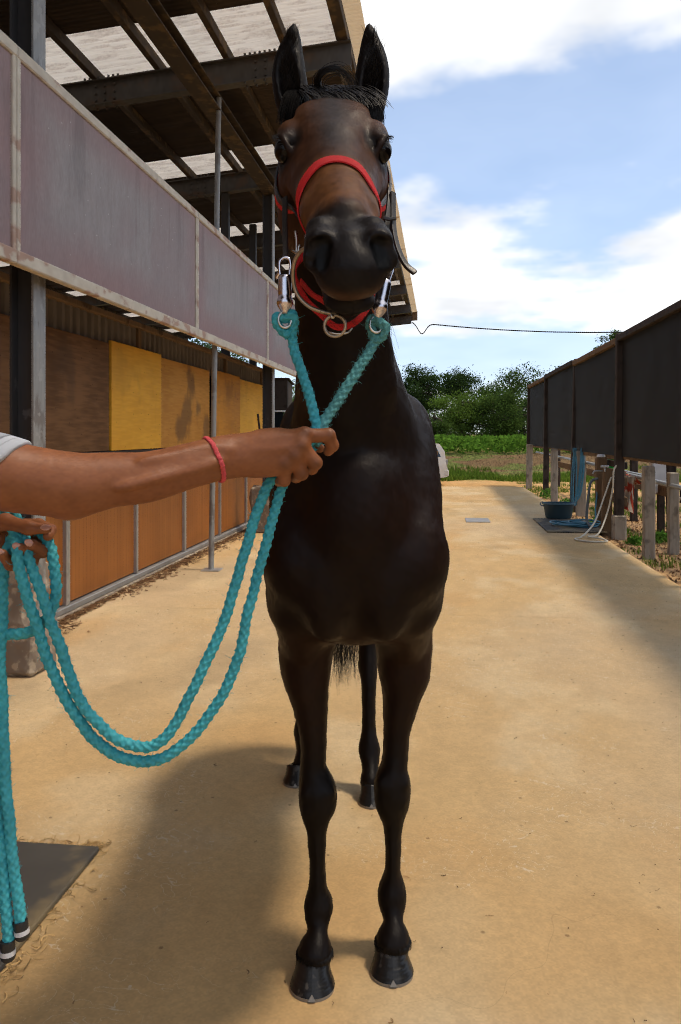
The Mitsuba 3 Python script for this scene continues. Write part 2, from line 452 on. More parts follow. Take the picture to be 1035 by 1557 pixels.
def fascia(p, n, uv):
    u, v, z = uvw(p)
    pv = v - 4.437; pv = pv - dr.floor(pv / 3.526) * 3.526; ev = dr.minimum(pv, 3.526 - pv)
    zz = z - 2.52; ez = dr.minimum(zz, 1.2 - zz)
    b = fbm(v * 1.3, z * 1.6, 1, 4); f = fbm(v * 25, z * 8, 2, 3)
    c = mix((.235, .205, .200), (.290, .252, .245), f)
    edge = (1 - smoothstep(.05, .55, dr.minimum(ev, ez * 1.4) + .35 * (b - .5)))
    c = mix(c, (.260, .130, .128), edge * .60)
    c = mix(c, (.235, .170, .168), smoothstep(.45, .65, b) * .5)
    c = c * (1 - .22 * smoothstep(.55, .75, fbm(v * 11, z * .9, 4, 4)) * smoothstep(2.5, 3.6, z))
    d1, d2, r = voronoi(v * 14, z * 14)
    c = mix(c, (.62, .58, .54), (1 - smoothstep(.04, .09, d1)) * smoothstep(.90, .93, r) * smoothstep(.5, .65, fbm(v * 2, z * 2, 9, 2)) * .7)
    return c * (.93 + .14 * noise(v * 120, z * 40, 1))


mat('m_fascia', tex(fascia), rough=.62, spec=.3, bump=tex(lambda p, n, uv: fbm(p.x * 12, p.y * 12, p.z * 12, 3) * .002))
mat('m_fascia_trim', tex(lambda p, n, uv: mix(mix((.42, .37, .30), (.60, .55, .46), fbm(p.x * 14, p.y * 14, p.z * 14, 4)), (.34, .20, .15), smoothstep(.56, .66, fbm(p.x * 3 + p.y * 3, p.y * 5, p.z * 7, 5)) * .8)), rough=.75, spec=.2, bump=tex(lambda p, n, uv: fbm(p.x * 50, p.y * 50, p.z * 50, 3) * .002))


def woodpanel(p, n, uv):
    u, v, z = uvw(p)
    w = v * 13.0; r = cell_rand(w, 3, 1); e = w - dr.floor(w)
    g = fbm(v * 90, z * 3.0, r * 9, 3)
    c = mix((.275, .088, .016), (.380, .138, .028), g * .7 + r * .35)
    c = c * (1 - .35 * (1 - smoothstep(.0, .06, dr.minimum(e, 1 - e))))
    return c * (.82 + .3 * fbm(v * 2, z * 2, 4, 3)) * (1 - .30 * smoothstep(.25, .0, z) * fbm(v * 6, z * 8, 2, 3))


mat('m_woodpanel', tex(woodpanel), rough=.48, spec=.35, bump=tex(lambda p, n, uv: -0.002 * (1 - smoothstep(0, .08, dr.minimum(uvw(p)[1] * 13.0 - dr.floor(uvw(p)[1] * 13.0), 1 - uvw(p)[1] * 13.0 + dr.floor(uvw(p)[1] * 13.0))))))


def plywood(dark, light, seed, grime=0.5):
    def fn(p, n, uv):
        u, v, z = uvw(p)
        g = fbm(v * 6, z * 60, seed, 3); b = fbm(v * 2.2 + seed, z * 2.5, seed, 4)
        c = mix(dark, light, smoothstep(.25, .75, .55 * b + .45 * g))
        c = mix(c, (.075, .045, .028), smoothstep(.56, .74, fbm(v * 2.6 + 3 * seed, z * 1.9, 5, 5)) * grime)
        d1, d2, r = voronoi(v * 9 + seed, z * 9)
        return c * (1 - .7 * (1 - smoothstep(.03, .06, d1)) * smoothstep(.85, .88, r))
    return tex(fn)


mat('m_ply_brown', plywood((.11, .052, .020), (.20, .100, .042), 3, .40), rough=.75, spec=.2)
mat('m_ply_yellow', plywood((.68, .34, .028), (.78, .42, .042), 5, .15), rough=.65, spec=.25)
mat('m_ply_worn', plywood((.47, .21, .035), (.58, .29, .060), 9, .6), rough=.7, spec=.2)
mat('m_ply_orange', plywood((.48, .20, .024), (.58, .26, .032), 11, .3), rough=.65, spec=.25)
mat('m_corrugated', tex(lambda p, n, uv: mix((.12, .10, .085), (.20, .17, .14), fbm(p.x * 8, p.y * 8, p.z * 3, 4))), rough=.55, spec=.4)


def timber(a, b, seed=0, gs=1.0):
    def fn(p, n, uv):
        g = fbm(p.x * 55 * gs, p.y * 55 * gs, p.z * 4, 3); k = fbm(p.x * 4, p.y * 4, p.z * 3 + seed, 4)
        c = mix(a, b, .6 * g + .4 * k)
        return c * (1 - .45 * smoothstep(.55, .72, fbm(p.x * 9, p.y * 9, p.z * 6 + seed, 4)))
    return tex(fn)


mat('m_timber_dark', timber((.030, .023, .019), (.070, .052, .042), 1), rough=.8, spec=.2, bump=tex(lambda p, n, uv: fbm(p.x * 60, p.y * 60, p.z * 5, 3) * .004))
mat('m_timber_pale', timber((.20, .165, .13), (.42, .37, .30), 2), rough=.88, spec=.15, bump=tex(lambda p, n, uv: fbm(p.x * 60, p.y * 60, p.z * 5, 3) * .006))
mat('m_timber_brown', timber((.105, .066, .038), (.22, .145, .085), 3), rough=.85, spec=.15, bump=tex(lambda p, n, uv: fbm(p.x * 60, p.y * 60, p.z * 5, 3) * .005))


def screen_cloth(p, n, uv):
    u, v, z = uvw(p)
    return mix((.0075, .0070, .0070), (.0130, .0115, .0112), fbm(v * 1.5, z * 1.1, 3, 4)) * (.9 + .2 * noise(v * 90, z * 90, 1))


mat('m_screen', tex(screen_cloth), rough=.75, spec=.25, bump=tex(lambda p, n, uv: fbm(p.y * 2.5, p.x * 2.5, p.z * 2.2, 3) * .02, 4e-3))
mat('m_rubber', tex(lambda p, n, uv: mix(mix((.040, .038, .036), (.075, .070, .062), fbm(p.x * 5, p.y * 5, 2, 4)), (.20, .155, .085), smoothstep(.46, .70, fbm(p.x * 4.5 + 7, p.y * 4.5, 1, 5)) * .75)), rough=.7, spec=.3, bump=tex(lambda p, n, uv: fbm(p.x * 70, p.y * 70, 0, 3) * .002))
mat('m_blackplastic', (.02, .021, .024), rough=.45)
mat('m_tub_rim', (.06, .14, .20), rough=.45)
mat('m_bluehose', (.055, .20, .30), rough=.4, spec=.5)
mat('m_whitehose', (.55, .52, .43), rough=.45, spec=.5)
mat('m_greyhose', (.10, .115, .12), rough=.45)
mat('m_whitepaint', tex(lambda p, n, uv: mix((.72, .72, .71), (.80, .80, .80), fbm(p.x * 6, p.y * 6, p.z * 6, 3))), rough=.35, spec=.5, clearcoat=.4)
mat('m_whitebox', tex(lambda p, n, uv: mix((.55, .56, .57), (.68, .69, .69), fbm(p.x * 6, p.y * 6, p.z * 6, 3))), rough=.5)
mat('m_carglass', (.012, .015, .018), rough=.06, spec=.6)
mat('m_tyre', (.018, .018, .018), rough=.8)
mat('m_green', (.03, .30, .05), rough=.45)
mat('m_footing', tex(lambda p, n, uv: mix(mix((.17, .135, .105), (.29, .24, .195), fbm(p.x * 7, p.y * 7, p.z * 6, 4)), (.52, .44, .33), smoothstep(.50, .68, fbm(p.x * 21 + 3, p.y * 21, p.z * 15, 4)) * .65)), rough=.9, spec=.1, bump=tex(lambda p, n, uv: fbm(p.x * 18, p.y * 18, p.z * 18, 4) * .02))
mat('m_plate', tex(lambda p, n, uv: mix((.23, .24, .25), (.36, .36, .36), fbm(p.x * 9, p.y * 9, 0, 3))), rough=.6, metallic=.3)


def towel(p, n, uv):
    s = (p.x * .75 + p.y * .2 + .25 * p.z) * 9; e = s - dr.floor(s)
    return mix((.52, .45, .36), (.38, .06, .035), smoothstep(.42, .50, e) * (1 - smoothstep(.86, .94, e)))


mat('m_towel', tex(towel), rough=.95, spec=.05)
mat('m_straw', {'type': 'mesh_attribute', 'name': 'vertex_color'}, rough=.8, spec=.2)
scene['m_leaf'] = {'type': 'principledthin', 'base_color': {'type': 'mesh_attribute', 'name': 'vertex_color'}, 'roughness': .5, 'diff_trans': .7, 'spec_trans': 0.0, 'eta': 1.4}
mat('m_bark', timber((.05, .038, .028), (.11, .085, .065), 4, .4), rough=.95, spec=.1)


def leafcolor(m, base, var, seed, per=4, top=None):
    g = np.random.default_rng(seed); n = len(m.vertices) // per
    t = g.random((n, 1)); h = g.random((n, 1))
    c = np.asarray(base) * (1 - var + 2 * var * t) * np.array([1, 1, 1]) + np.array([.035, .02, -.002]) * np.where(h > .85, h - .7, 0)
    return np.repeat(np.clip(c, .004, 1), per, 0)


# ------------------------------------------------------------------ setting: terrain, lane, yard
def bank_z(u, v):
    pv = [-400, 2, 24, 28.5, 31.0, 32.3, 33.6, 34.8, 60, 100, 400, 900]; pz = [-.055, -.055, -.05, -.03, .05, .22, .52, .72, .80, 1.0, 1.0, 1.0]
    w = meshkit.fbm(np.stack([u * .5, v * .5, 0 * u], -1), 3, 2) - .5
    z = np.interp(v + 1.2 * w, pv, pz)
    return z + w * .10 * np.clip((v - 27) / 4, 0, 1) + np.where(u > 2.5, w * .05, 0)


_u = np.concatenate([np.array([-600, -300, -150, -80, -50]), np.arange(-36, 44, .7), np.array([50, 80, 150, 300, 600])])
_v = np.concatenate([np.array([-500, -200, -60, -20]), np.arange(-8, 26, .8), np.arange(26, 40, .3), np.arange(40, 70, 2.5), np.array([80, 120, 200, 400, 900])])
_U, _V = np.meshgrid(_u, _v, indexing='ij')
_g = grid_mesh(np.stack([_U, _V, bank_z(_U, _V)], -1))
structure('ground', inlane(_g), 'm_ground', 'brown soil, orange sandy yard and earth bank around the concrete lane', 'ground', smooth=True)

structure('lane_bed', inlane(box(-3.06, 2.355, -5, 23.9, -.30, -.035)), 'm_ground', 'dark earth filling the joints under the concrete lane', 'ground')
joints = [-5.0, 6.92, 14.45, 23.9]
labels['concrete_lane'] = {'label': 'ochre dusty concrete lane running from the camera past the horse to the yard', 'category': 'pavement', 'kind': 'structure'}
for a, b in zip(joints[:-1], joints[1:]):
    put('concrete_lane__slab', inlane(box(-3.055, 2.36, a + .002, b - .002, -.12, 0, .003)), 'm_concrete')

# ------------------------------------------------------------------ stable
st = thing('stable', 'long open-fronted stable with steel frame, pink-grey fascia and wooden stall walls along the left', 'stable')
RZ = lambda u: 5.98 + .10 * u            # underside of the roof sheets


def slope_bar(u0, u1, v0, v1, z0, z1):
    """A bar across the lane under the roof slope: z0, z1 below the sheets."""
    m = box(u0, u1, v0, v1, 0, 1, .0)
    v = m.vertices.copy(); v[:, 2] = RZ(v[:, 0]) + np.where(v[:, 2] < .5, z0, z1); m.vertices = v; return m


def i_beam_slope(u0, u1, vc, w, z0, z1, t=.014):
    return cat([slope_bar(u0, u1, vc - w / 2, vc + w / 2, z0, z0 + t), slope_bar(u0, u1, vc - w / 2, vc + w / 2, z1 - t, z1), slope_bar(u0, u1, vc - t / 2, vc + t / 2, z0 + t, z1 - t)])


def corr_sheet(u0, u1, v0, v1, lift=0.0):
    nv = int((v1 - v0) / .076 * 6)
    v = np.linspace(v0, v1, nv); u = np.linspace(u0, u1, 6)
    Uu, Vv = np.meshgrid(u, v, indexing='ij')
    return grid_mesh(np.stack([Uu, Vv, RZ(Uu) + .012 + .009 * np.cos(Vv * 2 * math.pi / .076) + lift], -1))


lights = [(4.4, 5.3), (8.1, 8.75), (8.75, 9.78), (11.88, 12.8), (15.87, 16.8), (19.7, 20.6), (23.5, 24.4), (27.2, 28.1), (.6, 1.5)]
cuts = [-3.0, -1.8, -.6, .6, 1.5, 2.5, 3.4, 4.4, 5.3, 6.2, 7.15, 8.1, 8.74, 9.78, 10.8, 11.88, 12.8, 13.8, 14.8, 15.87, 16.8, 17.8, 18.75, 19.7, 20.6, 21.6, 22.5, 23.5, 24.4, 25.3, 26.3, 27.2, 28.1, 29.0, 29.9]
for i, (a, b) in enumerate(zip(cuts[:-1], cuts[1:])):
    li = any(abs(a - x) < .02 for x, _ in lights) or abs(a - 8.74) < .02
    if li: put('stable__roof__skylight_sheet', inlane(corr_sheet(-9.5, -.80, a - .03, b + .03, .004)), 'm_frp', True)
    else: put('stable__roof__sheet', inlane(corr_sheet(-9.5, -1.12, a - .03, b + .03)), 'm_roof', True)
    if not li: put('stable__roof__edge_sheet', inlane(corr_sheet(-1.20, -.80, a - .02, b + .02, -.006)), 'm_frp', True)
for u in (-1.04, -1.66, -2.32, -3.10, -3.83, -4.6, -5.4, -6.2, -7.0, -7.8, -8.6, -9.3):
    w = .036 if u != -1.04 else .065
    put('stable__roof__purlin', inlane(box(u - w, u + w, -3, 29.8, RZ(u) - .135, RZ(u) - .012, .006)), 'm_purlin')
put('stable__roof__end_board', inlane(slope_bar(-4.5, -.79, 29.86, 29.92, -.30, .03)), 'm_timber_brown')
for v in (1.3, 5.1, 8.9, 12.5, 16.15, 19.8, 23.5, 27.1, 29.7):
    k = put('stable__cross_beam', inlane(i_beam_slope(-9.4 if v < 27 else -4.5, -.95 if v != 29.7 else -1.0, v, .14, -.42, -.137)), 'm_steel')
    if v in (5.1, 8.9, 12.5):
        bolts = []
        for uc in (-3.75, -1.92):
            for i in range(8):
                for e in (-1, 1):
                    for zz in (-.137, -.42):
                        u = uc + (i - 3.5) * .055
                        if zz < -.2 and i % 2: continue
                        b = trimesh.creation.cylinder(.013, .034 if zz > -.2 else .026, sections=6)
                        b.apply_translation((u, v + e * .05, RZ(u) + zz + (.012 if zz > -.2 else -.01))); bolts.append(b)
                for zz in (-.2, -.28, -.36):
                    if i % 2 == 0 and 1 < i < 7:
                        b = trimesh.creation.cylinder(.014, .05, sections=6); b.apply_transform(trimesh.transformations.rotation_matrix(math.pi / 2, (1, 0, 0)))
                        u = uc + (i - 3.5) * .055; b.apply_translation((u, v - .01, RZ(u) + zz)); bolts.append(b)
        labels[put(k + '__bolt', inlane(cat(bolts)), 'm_steel')] = {'kind': 'stuff'}
# long girder over the posts, H section
gz0, gz1, gu, gw = 5.16, 5.325, -2.56, .105
put('stable__girder', inlane(cat([box(gu - gw, gu + gw, -3, 29.7, gz0, gz0 + .014), box(gu - gw, gu + gw, -3, 29.7, gz1 - .014, gz1 - .0), box(gu - .008, gu + .008, -3, 29.7, gz0 + .014, gz1 - .014)])), 'm_purlin')
for i, v in enumerate((-2.4, 4.98, 12.45, 19.8, 27.1)):
    pu = -2.60
    k = put('stable__post', inlane(box(pu + .065, pu + .079, v - .075, v + .085, .02, gz0 - .004)), 'm_post')
    put(k + '__web', inlane(cat([box(pu - .079, pu - .065, v - .075, v + .085, .02, gz0 - .004), box(pu - .0645, pu + .0645, v, v + .012, .02, gz0 - .004)])), 'm_post_dark')  # shade between the flanges put into the colour of web and rear flange
    pts = box(pu - .23, pu + .11, v - .17, v + .17, .0, .70, .03)
    pts = pts.subdivide().subdivide().subdivide(); q = pts.vertices.copy(); nn = meshkit.fbm(q * 9, 3, 5) - .5
    q[:, :2] += nn[:, None] * .05 * np.sign(q[:, :2] - [pu, v]); q[:, 2] += np.where(q[:, 2] > .5, nn * .08, 0); q[:, 0] -= np.where(q[:, 2] > .3, .03, -.02)
    put(k + '__footing', inlane(trimesh.Trimesh(q, pts.faces, process=False)), 'm_footing', 40)
# the slender support pole that leans a little
p0, p1 = lane(-2.50, 8.88, .0), lane(-2.485, 9.14, 5.31)
k = put('stable__support_pole', sweep(np.linspace(p0, p1, 8), .031, 12), 'm_post', 40)
put(k + '__base_plate', inlane(box(-2.59, -2.39, 8.78, 8.98, .0, .012, .003)), 'm_galv')
# fascia: panels in a pale frame
FS = 2.39 / 2.44
seams = [x * FS for x in (-2.67, .93, 4.53, 8.13, 11.6, 15.2, 18.8, 22.4, 26.0, 29.6)]
fu = -2.39; FZ = lambda z: 1.5 + (z - 1.5) * FS
for a, b in zip(seams[:-1], seams[1:]):
    k = put('stable__fascia__panel', inlane(box(fu - .035, fu, a + .045, b - .045, FZ(2.565), FZ(3.685), .006)), 'm_fascia')
    for x in (a + .004, b - .044):
        put('stable__fascia__batten', inlane(box(fu - .030, fu + .012, x, x + .04, FZ(2.50), FZ(3.74), .004)), 'm_fascia_trim')
    put('stable__fascia__top_rail', inlane(box(fu - .045, fu + .018, a + .003, b - .003, FZ(3.68), FZ(3.755), .008)), 'm_fascia_trim')
    put('stable__fascia__bottom_rail', inlane(box(fu - .045, fu + .016, a + .003, b - .003, FZ(2.485), FZ(2.57), .008)), 'm_fascia_trim')
# stall wall
wu = -3.10
stan = [-2.98, -1.4, .2, 1.8, 3.4, 4.98, 6.57, 8.17, 9.77, 11.42, 13.0, 14.4]
for i, (a, b) in enumerate(zip(stan[:-1], stan[1:])):
    put('stable__stall_wall__lower_board', inlane(box(wu - .03, wu, a + .035, b - .035, .085, 1.30, .004)), 'm_woodpanel')
    put('stable__stall_wall__stanchion', inlane(cat([box(wu - .04, wu + .035, b - .042, b - .004, .075, 1.31, .004), box(wu - .04, wu + .028, b + .004, b + .042 if i % 2 else b + .02, .075, 1.31, .004)])), 'm_galv')
put('stable__stall_wall__sill', inlane(box(wu - .05, wu + .045, -3, 14.45, .022, .072, .006)), 'm_galv')
put('stable__stall_wall__kerb', inlane(box(wu - .12, wu + .06, -3, 14.45, -.1, .020, .01)), 'm_footing')
put('stable__stall_wall__middle_rail', inlane(box(wu - .05, wu + .012, -3, 14.45, 1.312, 1.338, .004)), 'm_timber_dark')
ups = [(-2.9, 1.2, 'm_ply_orange'), (1.22, 4.86, 'm_ply_orange'), (5.0, 7.50, 'm_ply_brown'), (7.53, 8.94, 'm_ply_yellow'), (8.96, 10.93, 'm_ply_worn'), (11.08, 12.62, 'm_ply_orange'), (12.65, 14.4, 'm_ply_yellow')]
for i, (a, b, m) in enumerate(ups):
    put('stable__stall_wall__upper_board', inlane(box(wu - .02, wu + (.012 if i % 2 else .0), a, b, 1.343, 2.36 + (.03 if i % 2 else 0), .003)), m)
# corrugated strip above the boards and the timber plate
vv = np.arange(-3, 14.45, .019); zz = np.linspace(2.30, 2.60, 2)
Vg, Zg = np.meshgrid(vv, zz, indexing='ij')
ph = Vg / .15 % 1; prof = np.clip(np.abs(ph - .5) * 8 - 1.2, 0, 1) * .03
put('stable__stall_wall__corrugated_strip', inlane(grid_mesh(np.stack([wu - .06 + prof, Vg, Zg], -1))), 'm_corrugated')
put('stable__stall_wall__top_plate', inlane(box(wu - .07, wu + .02, -3, 14.45, 2.60, 2.655, .006)), 'm_timber_brown')
put('stable__stall_wall__back_board', inlane(box(wu - .14, wu - .10, -3, 14.45, .0, 2.598)), 'm_timber_dark')
for v in (3.3, 8.32, 11.85, 14.3):
    put('stable__stall_wall__stud', inlane(box(wu - .045, wu - .002, v - .04, v + .04, 2.36, 2.599, .004)), 'm_timber_brown')
for v in (5.1, 12.5, 14.4):
    put('stable__back_post', inlane(box(-3.35, -3.23, v - .05, v + .05, 0, RZ(-3.3) - .43, .006)), 'm_post_dark')
put('stable__rear_wall', inlane(box(-9.4, -9.3, -3, 14.0, 0, 2.9)), 'm_timber_dark')
put('stable__end_wall', inlane(box(-9.29, -2.7, -3.0, -2.9, 0, 5.2)), 'm_timber_dark')
put('stable__stall_floor', inlane(box(-9.29, -3.24, -2.89, 29.5, -.04, -.002)), 'm_footing')

# broom leaning on the far boards
bk = thing('broom', 'long-handled broom leaning against the yellow boards by the far post', 'broom')
b0, b1 = lane(-2.97, 13.35, 1.83), lane(-2.72, 13.1, .16)
put(bk + '__handle', sweep(np.linspace(b0, b1, 3), .017, 8), 'm_timber_dark', 40)
_h = rng.normal(size=(70, 3)) * [.05, .05, .02]
put(bk + '__bristles', cat([sweep(np.array([b1 + q * .25, b1 + np.array([.02, 0, -.06]) + q * .9, [b1[0] + .03 + q[0] * 1.4, b1[1] + q[1] * 1.4, .003]]), .006, 4) for q in _h]), 'm_timber_brown')

# ------------------------------------------------------------------ screen fence on the right
fk = thing('screen_fence', 'tall black screen fence on dark timber posts raised above the ground along the right', 'fence')
fposts = [0.1, 4.25, 8.45, 12.65, 16.85, 21.1, 25.2]
lean = {12.65: .03, 16.85: .08, 21.1: .03, 25.2: .05}
for v in fposts:
    m = box(2.57, 2.70, v - .065, v + .065, -.25, 2.99, .01)
    q = m.vertices.copy(); q[:, 0] += (q[:, 2]) * lean.get(v, .02) / 3; m.vertices = q
    k = put('screen_fence__post', inlane(m), 'm_timber_dark')
    if v == 12.65:
        put(k + '__footing', inlane(box(2.545, 2.735, v - .09, v + .09, -.2, .30, .02)), 'm_timber_pale')
for i, (a, b) in enumerate(zip(fposts[:-1], fposts[1:])):
    nn = 26; vg = np.linspace(a + .07, b - .07, nn); zg = np.linspace(1.17, 2.88, 18)
    Vg, Zg = np.meshgrid(vg, zg, indexing='ij')
    o = (meshkit.fbm(np.stack([Vg * 1.3, Zg * 1.1, 0 * Vg + i], -1), 3, 3) - .5) * .035
    fr = grid_mesh(np.stack([2.665 + o, Vg, Zg], -1)); bk_ = grid_mesh(np.stack([2.672 + o, Vg, Zg], -1)[:, ::-1])
    put('screen_fence__screen_panel', inlane(cat([fr, bk_])), 'm_screen', True)
    dz = (.012, -.02, .01, -.015, .02, 0)[i]
    put('screen_fence__top_rail', inlane(box(2.60, 2.715, a + .066, b - .066, 2.86 + dz, 2.955 + dz, .01)), 'm_timber_brown' if i % 2 else 'm_timber_dark')
    put('screen_fence__bottom_rail', inlane(box(2.685, 2.755, a + .066, b - .066, 1.12 + dz, 1.20 + dz, .008)), 'm_timber_brown')
    for q in (.28, .56, .80):
        pass

# rails and short posts under and behind the screen
rk = thing('paddock_rail', 'weathered low railing of pale short posts and steel pipes beneath the black screen', 'railing')


def stub(u, v, w, h, m, key='paddock_rail__post', tilt=0.0):
    b = box(u - w / 2, u + w / 2, v - w / 2, v + w / 2, -.25, h, .012)
    for _ in range(3): b = b.subdivide()
    q = b.vertices.copy(); nz = meshkit.fbm(q * [14, 14, 4] + v, 3, 3) - .5
    q[:, 0] += nz * .03 + tilt * q[:, 2]; q[:, 1] += (meshkit.fbm(q * [14, 14, 4] + v + 9, 3, 6) - .5) * .03
    return put(key, inlane(trimesh.Trimesh(q, b.faces, process=False)), m, 35)


stub(2.60, 10.74, .135, 1.10, 'm_timber_pale')
stub(2.74, 9.02, .135, 1.10, 'm_timber_pale')
stub(2.68, 7.0, .13, 1.10, 'm_timber_pale')
stub(2.50, 23.75, .16, 1.22, 'm_timber_pale', tilt=.02)
stub(2.62, 19.45, .15, 1.16, 'm_timber_pale')
stub(2.66, 16.1, .17, 1.18, 'm_timber_pale')
stub(2.62, 13.9, .17, 1.12, 'm_timber_brown')
stub(2.52, 13.0, .14, .98, 'm_timber_brown', tilt=.03)
stub(3.02, 11.2, .13, 1.0, 'm_timber_pale')
stub(3.05, 9.4, .17, .52, 'm_timber_pale')
for v in (12.9, 15.3, 18.2, 21.4, 24.8):
    stub(3.45, v, .12, 1.05, 'm_timber_dark')


def pipe(pts, r, key, m, n=10): return put(key, sweep(np.array([lane(*p) for p in pts]), r, n), m, 40)


pipe([(3.0, 7.2, .80), (2.98, 14.4, .86)], .032, 'paddock_rail__pipe', 'm_galv')
pipe([(3.5, 9.9, 1.10), (3.55, 14.2, 1.08)], .028, 'paddock_rail__pipe', 'm_galv')
pipe([(2.78, 14.5, .95), (2.74, 24.0, .98)], .03, 'paddock_rail__pipe', 'm_galv')
pipe([(3.3, 14.0, .82), (3.3, 24.0, .86)], .03, 'paddock_rail__pipe', 'm_galv')
put('paddock_rail__plank', inlane(box(3.36, 3.40, 12.8, 25.0, .56, .72, .006)), 'm_timber_brown')
put('paddock_rail__plank', inlane(box(2.74, 2.78, 12.72, 14.4, .72, .86, .006)), 'm_timber_brown')
put('paddock_rail__plank', inlane(box(2.74, 2.78, 12.72, 14.4, .42, .56, .006)), 'm_timber_brown')
put('paddock_rail__plank', inlane(box(2.74, 2.78, 12.72, 14.4, .98, 1.08, .006)), 'm_timber_dark')
put('paddock_rail__plank', inlane(box(3.6, 3.65, 7.0, 13.0, .46, .66, .006)), 'm_timber_dark')
put('paddock_rail__plank', inlane(box(3.9, 3.95, 6.5, 12.5, .66, .95, .006)), 'm_timber_pale')
put('paddock_rail__brace', sweep(np.array([lane(3.1, 9.3, .50), lane(3.3, 12.0, .62)]), .018, 8), 'm_timber_pale')
put('paddock_rail__brace', sweep(np.array([lane(4.2, 9.0, 1.35), lane(3.6, 12.6, 1.05)]), .04, 6), 'm_timber_dark')

# ------------------------------------------------------------------ washing place by the fence
m = inlane(box(1.63, 2.52, 12.85, 14.85, .002, .022, .005))
put('rubber_mat', m, 'm_rubber'); labels['rubber_mat'] = {'label': 'thin black rubber mat under the coiled blue hose by the fence', 'category': 'mat', 'group': 'rubber mats lying on the concrete'}
mm = inlane(box(-2.45, -1.21, .9, 2.84, .002, .024, .006)); q = mm.vertices.copy()
put('rubber_mat', mm, 'm_rubber'); labels['rubber_mat_001'] = {'label': 'dusty grey rubber mat in the near corner below the hanging rope ends', 'category': 'mat', 'group': 'rubber mats lying on the concrete'}
tk = thing('wash_tub', 'black plastic tub with faded blue rim standing on the rubber mat', 'tub')
tc = lane(2.08, 14.9, .024)
ell = lambda pr: (lambda L: trimesh.Trimesh(np.asarray(L.vertices) * [1.25, .9, 1], L.faces, process=False))(lathe(pr, 32))
tb = ell([(0, 0), (.17, 0), (.18, .01), (.215, .255), (.205, .255), (.168, .02), (0, .018)]); tb.apply_translation(tc); mat('m_tub', (.018, .045, .060), rough=.5); put(tk + '__basin', tb, 'm_tub', 40)
tb = ell([(.2145, .246), (.232, .246), (.232, .272), (.207, .272), (.207, .256)]); tb.apply_translation(tc); put(tk + '__rim', tb, 'm_tub_rim', 40)
for s in (-1, 1):
    h = ring(tc + [s * .285, 0, .25], (0, 1, 0), .035, .008, 16, 6); put(tk + '__handle', h, 'm_tub_rim', True)
pts = []
for i in range(160):
    t = i / 159; a = t * 2 * math.pi * 6.5
    R = .24 + .10 * math.sin(3.1 * a / 6.5 + 1) * .6 + .04 * math.sin(a * 1.37)
    pts.append(lane(2.16 + R * math.cos(a) * 1.05 + .12 * math.sin(a * .21), 13.62 + R * math.sin(a) * .95, .036 + .055 * t + .012 * math.sin(a * 2.3)))
pts += [lane(2.42, 13.55, .06), lane(2.50, 13.75, .3), lane(2.56, 13.86, .66), lane(2.55, 13.88, .80)]
put('water_hose', sweep(spline(pts, 2), .012, 8), 'm_bluehose', True); labels['water_hose'] = {'label': 'blue water hose coiled in loops on the far black mat', 'category': 'hose', 'group': 'hoses at the wash place'}
pts = [lane(2.60, 12.98, .86), lane(2.56, 12.90, .8), lane(2.42, 12.72, .5), lane(2.26, 12.5, .2), lane(2.05, 12.25, .03), lane(1.90, 12.0, .014), lane(2.05, 11.75, .014), lane(2.30, 11.8, .014), lane(2.25, 12.0, .028), lane(2.12, 12.2, .028), lane(2.30, 12.4, .05), lane(2.47, 12.62, .35), lane(2.54, 12.60, .7), lane(2.55, 12.585, .95), lane(2.60, 12.6, 1.05)]
put('water_hose', sweep(spline(pts, 6), .013, 8), 'm_whitehose', True); labels['water_hose_001'] = {'label': 'cream white hose hanging from the brown post and looping onto the concrete', 'category': 'hose', 'group': 'hoses at the wash place'}
hang = []
for j, (du, dv, dz) in enumerate(((0, 0, 0), (-.035, -.02, -.35), (.04, .01, -.2), (-.015, -.04, -.55), (.025, -.03, -.7))):
    c = np.array([lane(2.56 - .02 * j + du * .4, 15.98 - .01 * j, 1.24), lane(2.52 + du, 15.96 + dv, .95), lane(2.50 + du * 1.3, 15.95 + dv, .45 + dz * .3), lane(2.52 + du * .6, 15.95, .16 + .04 * j), lane(2.60 + du, 15.96, .40), lane(2.66 + du, 15.97, .9), lane(2.66 + du * .4, 15.99, 1.24)])
    hang.append(sweep(spline(c, 6), .011, 7))
put('water_hose', cat(hang), 'm_bluehose', True); labels['water_hose_002'] = {'label': 'pale blue hose hung in loops over the grey post behind the tub', 'category': 'hose', 'group': 'hoses at the wash place'}
pts = [lane(2.54, 13.80, .78), lane(2.42, 13.70, .72), lane(2.36, 13.6, .45), lane(2.32, 13.5, .15), lane(2.34, 13.3, .05)]
put('water_hose', sweep(spline(pts, 6), .022, 9), 'm_greyhose', True); labels['water_hose_003'] = {'label': 'thick dark grey hose running down from the tap post', 'category': 'hose', 'group': 'hoses at the wash place'}
tp = thing('water_tap', 'small metal water tap fixed on the brown post above the white hose', 'tap')
put(tp + '__spout', sweep(spline([lane(2.50, 13.0, .93), lane(2.40, 12.94, .94), lane(2.33, 12.92, .93), lane(2.31, 12.92, .89)], 4), .014, 8), 'm_galv', True)
put(tp + '__valve_handle', cat([sweep(np.array([lane(2.43, 12.92, 1.01), lane(2.55, 12.92, 1.01)]), .016, 8), sweep(np.array([lane(2.49, 12.93, .93), lane(2.49, 12.93, 1.01)]), .012, 8)]), 'm_whitebox', 40)
ck = thing('post_cap', 'white rounded cap sitting on the brown wooden post by the tap', 'cap')
c = lathe([(0, .05), (.05, .045), (.07, .02), (.07, 0), (0, 0)], 16); c.apply_translation(lane(2.62, 13.9, 1.125)); put(ck, c, 'm_whitebox', 40)
gk = thing('green_bucket', 'bright green bucket hanging on its side behind the fence posts', 'bucket')
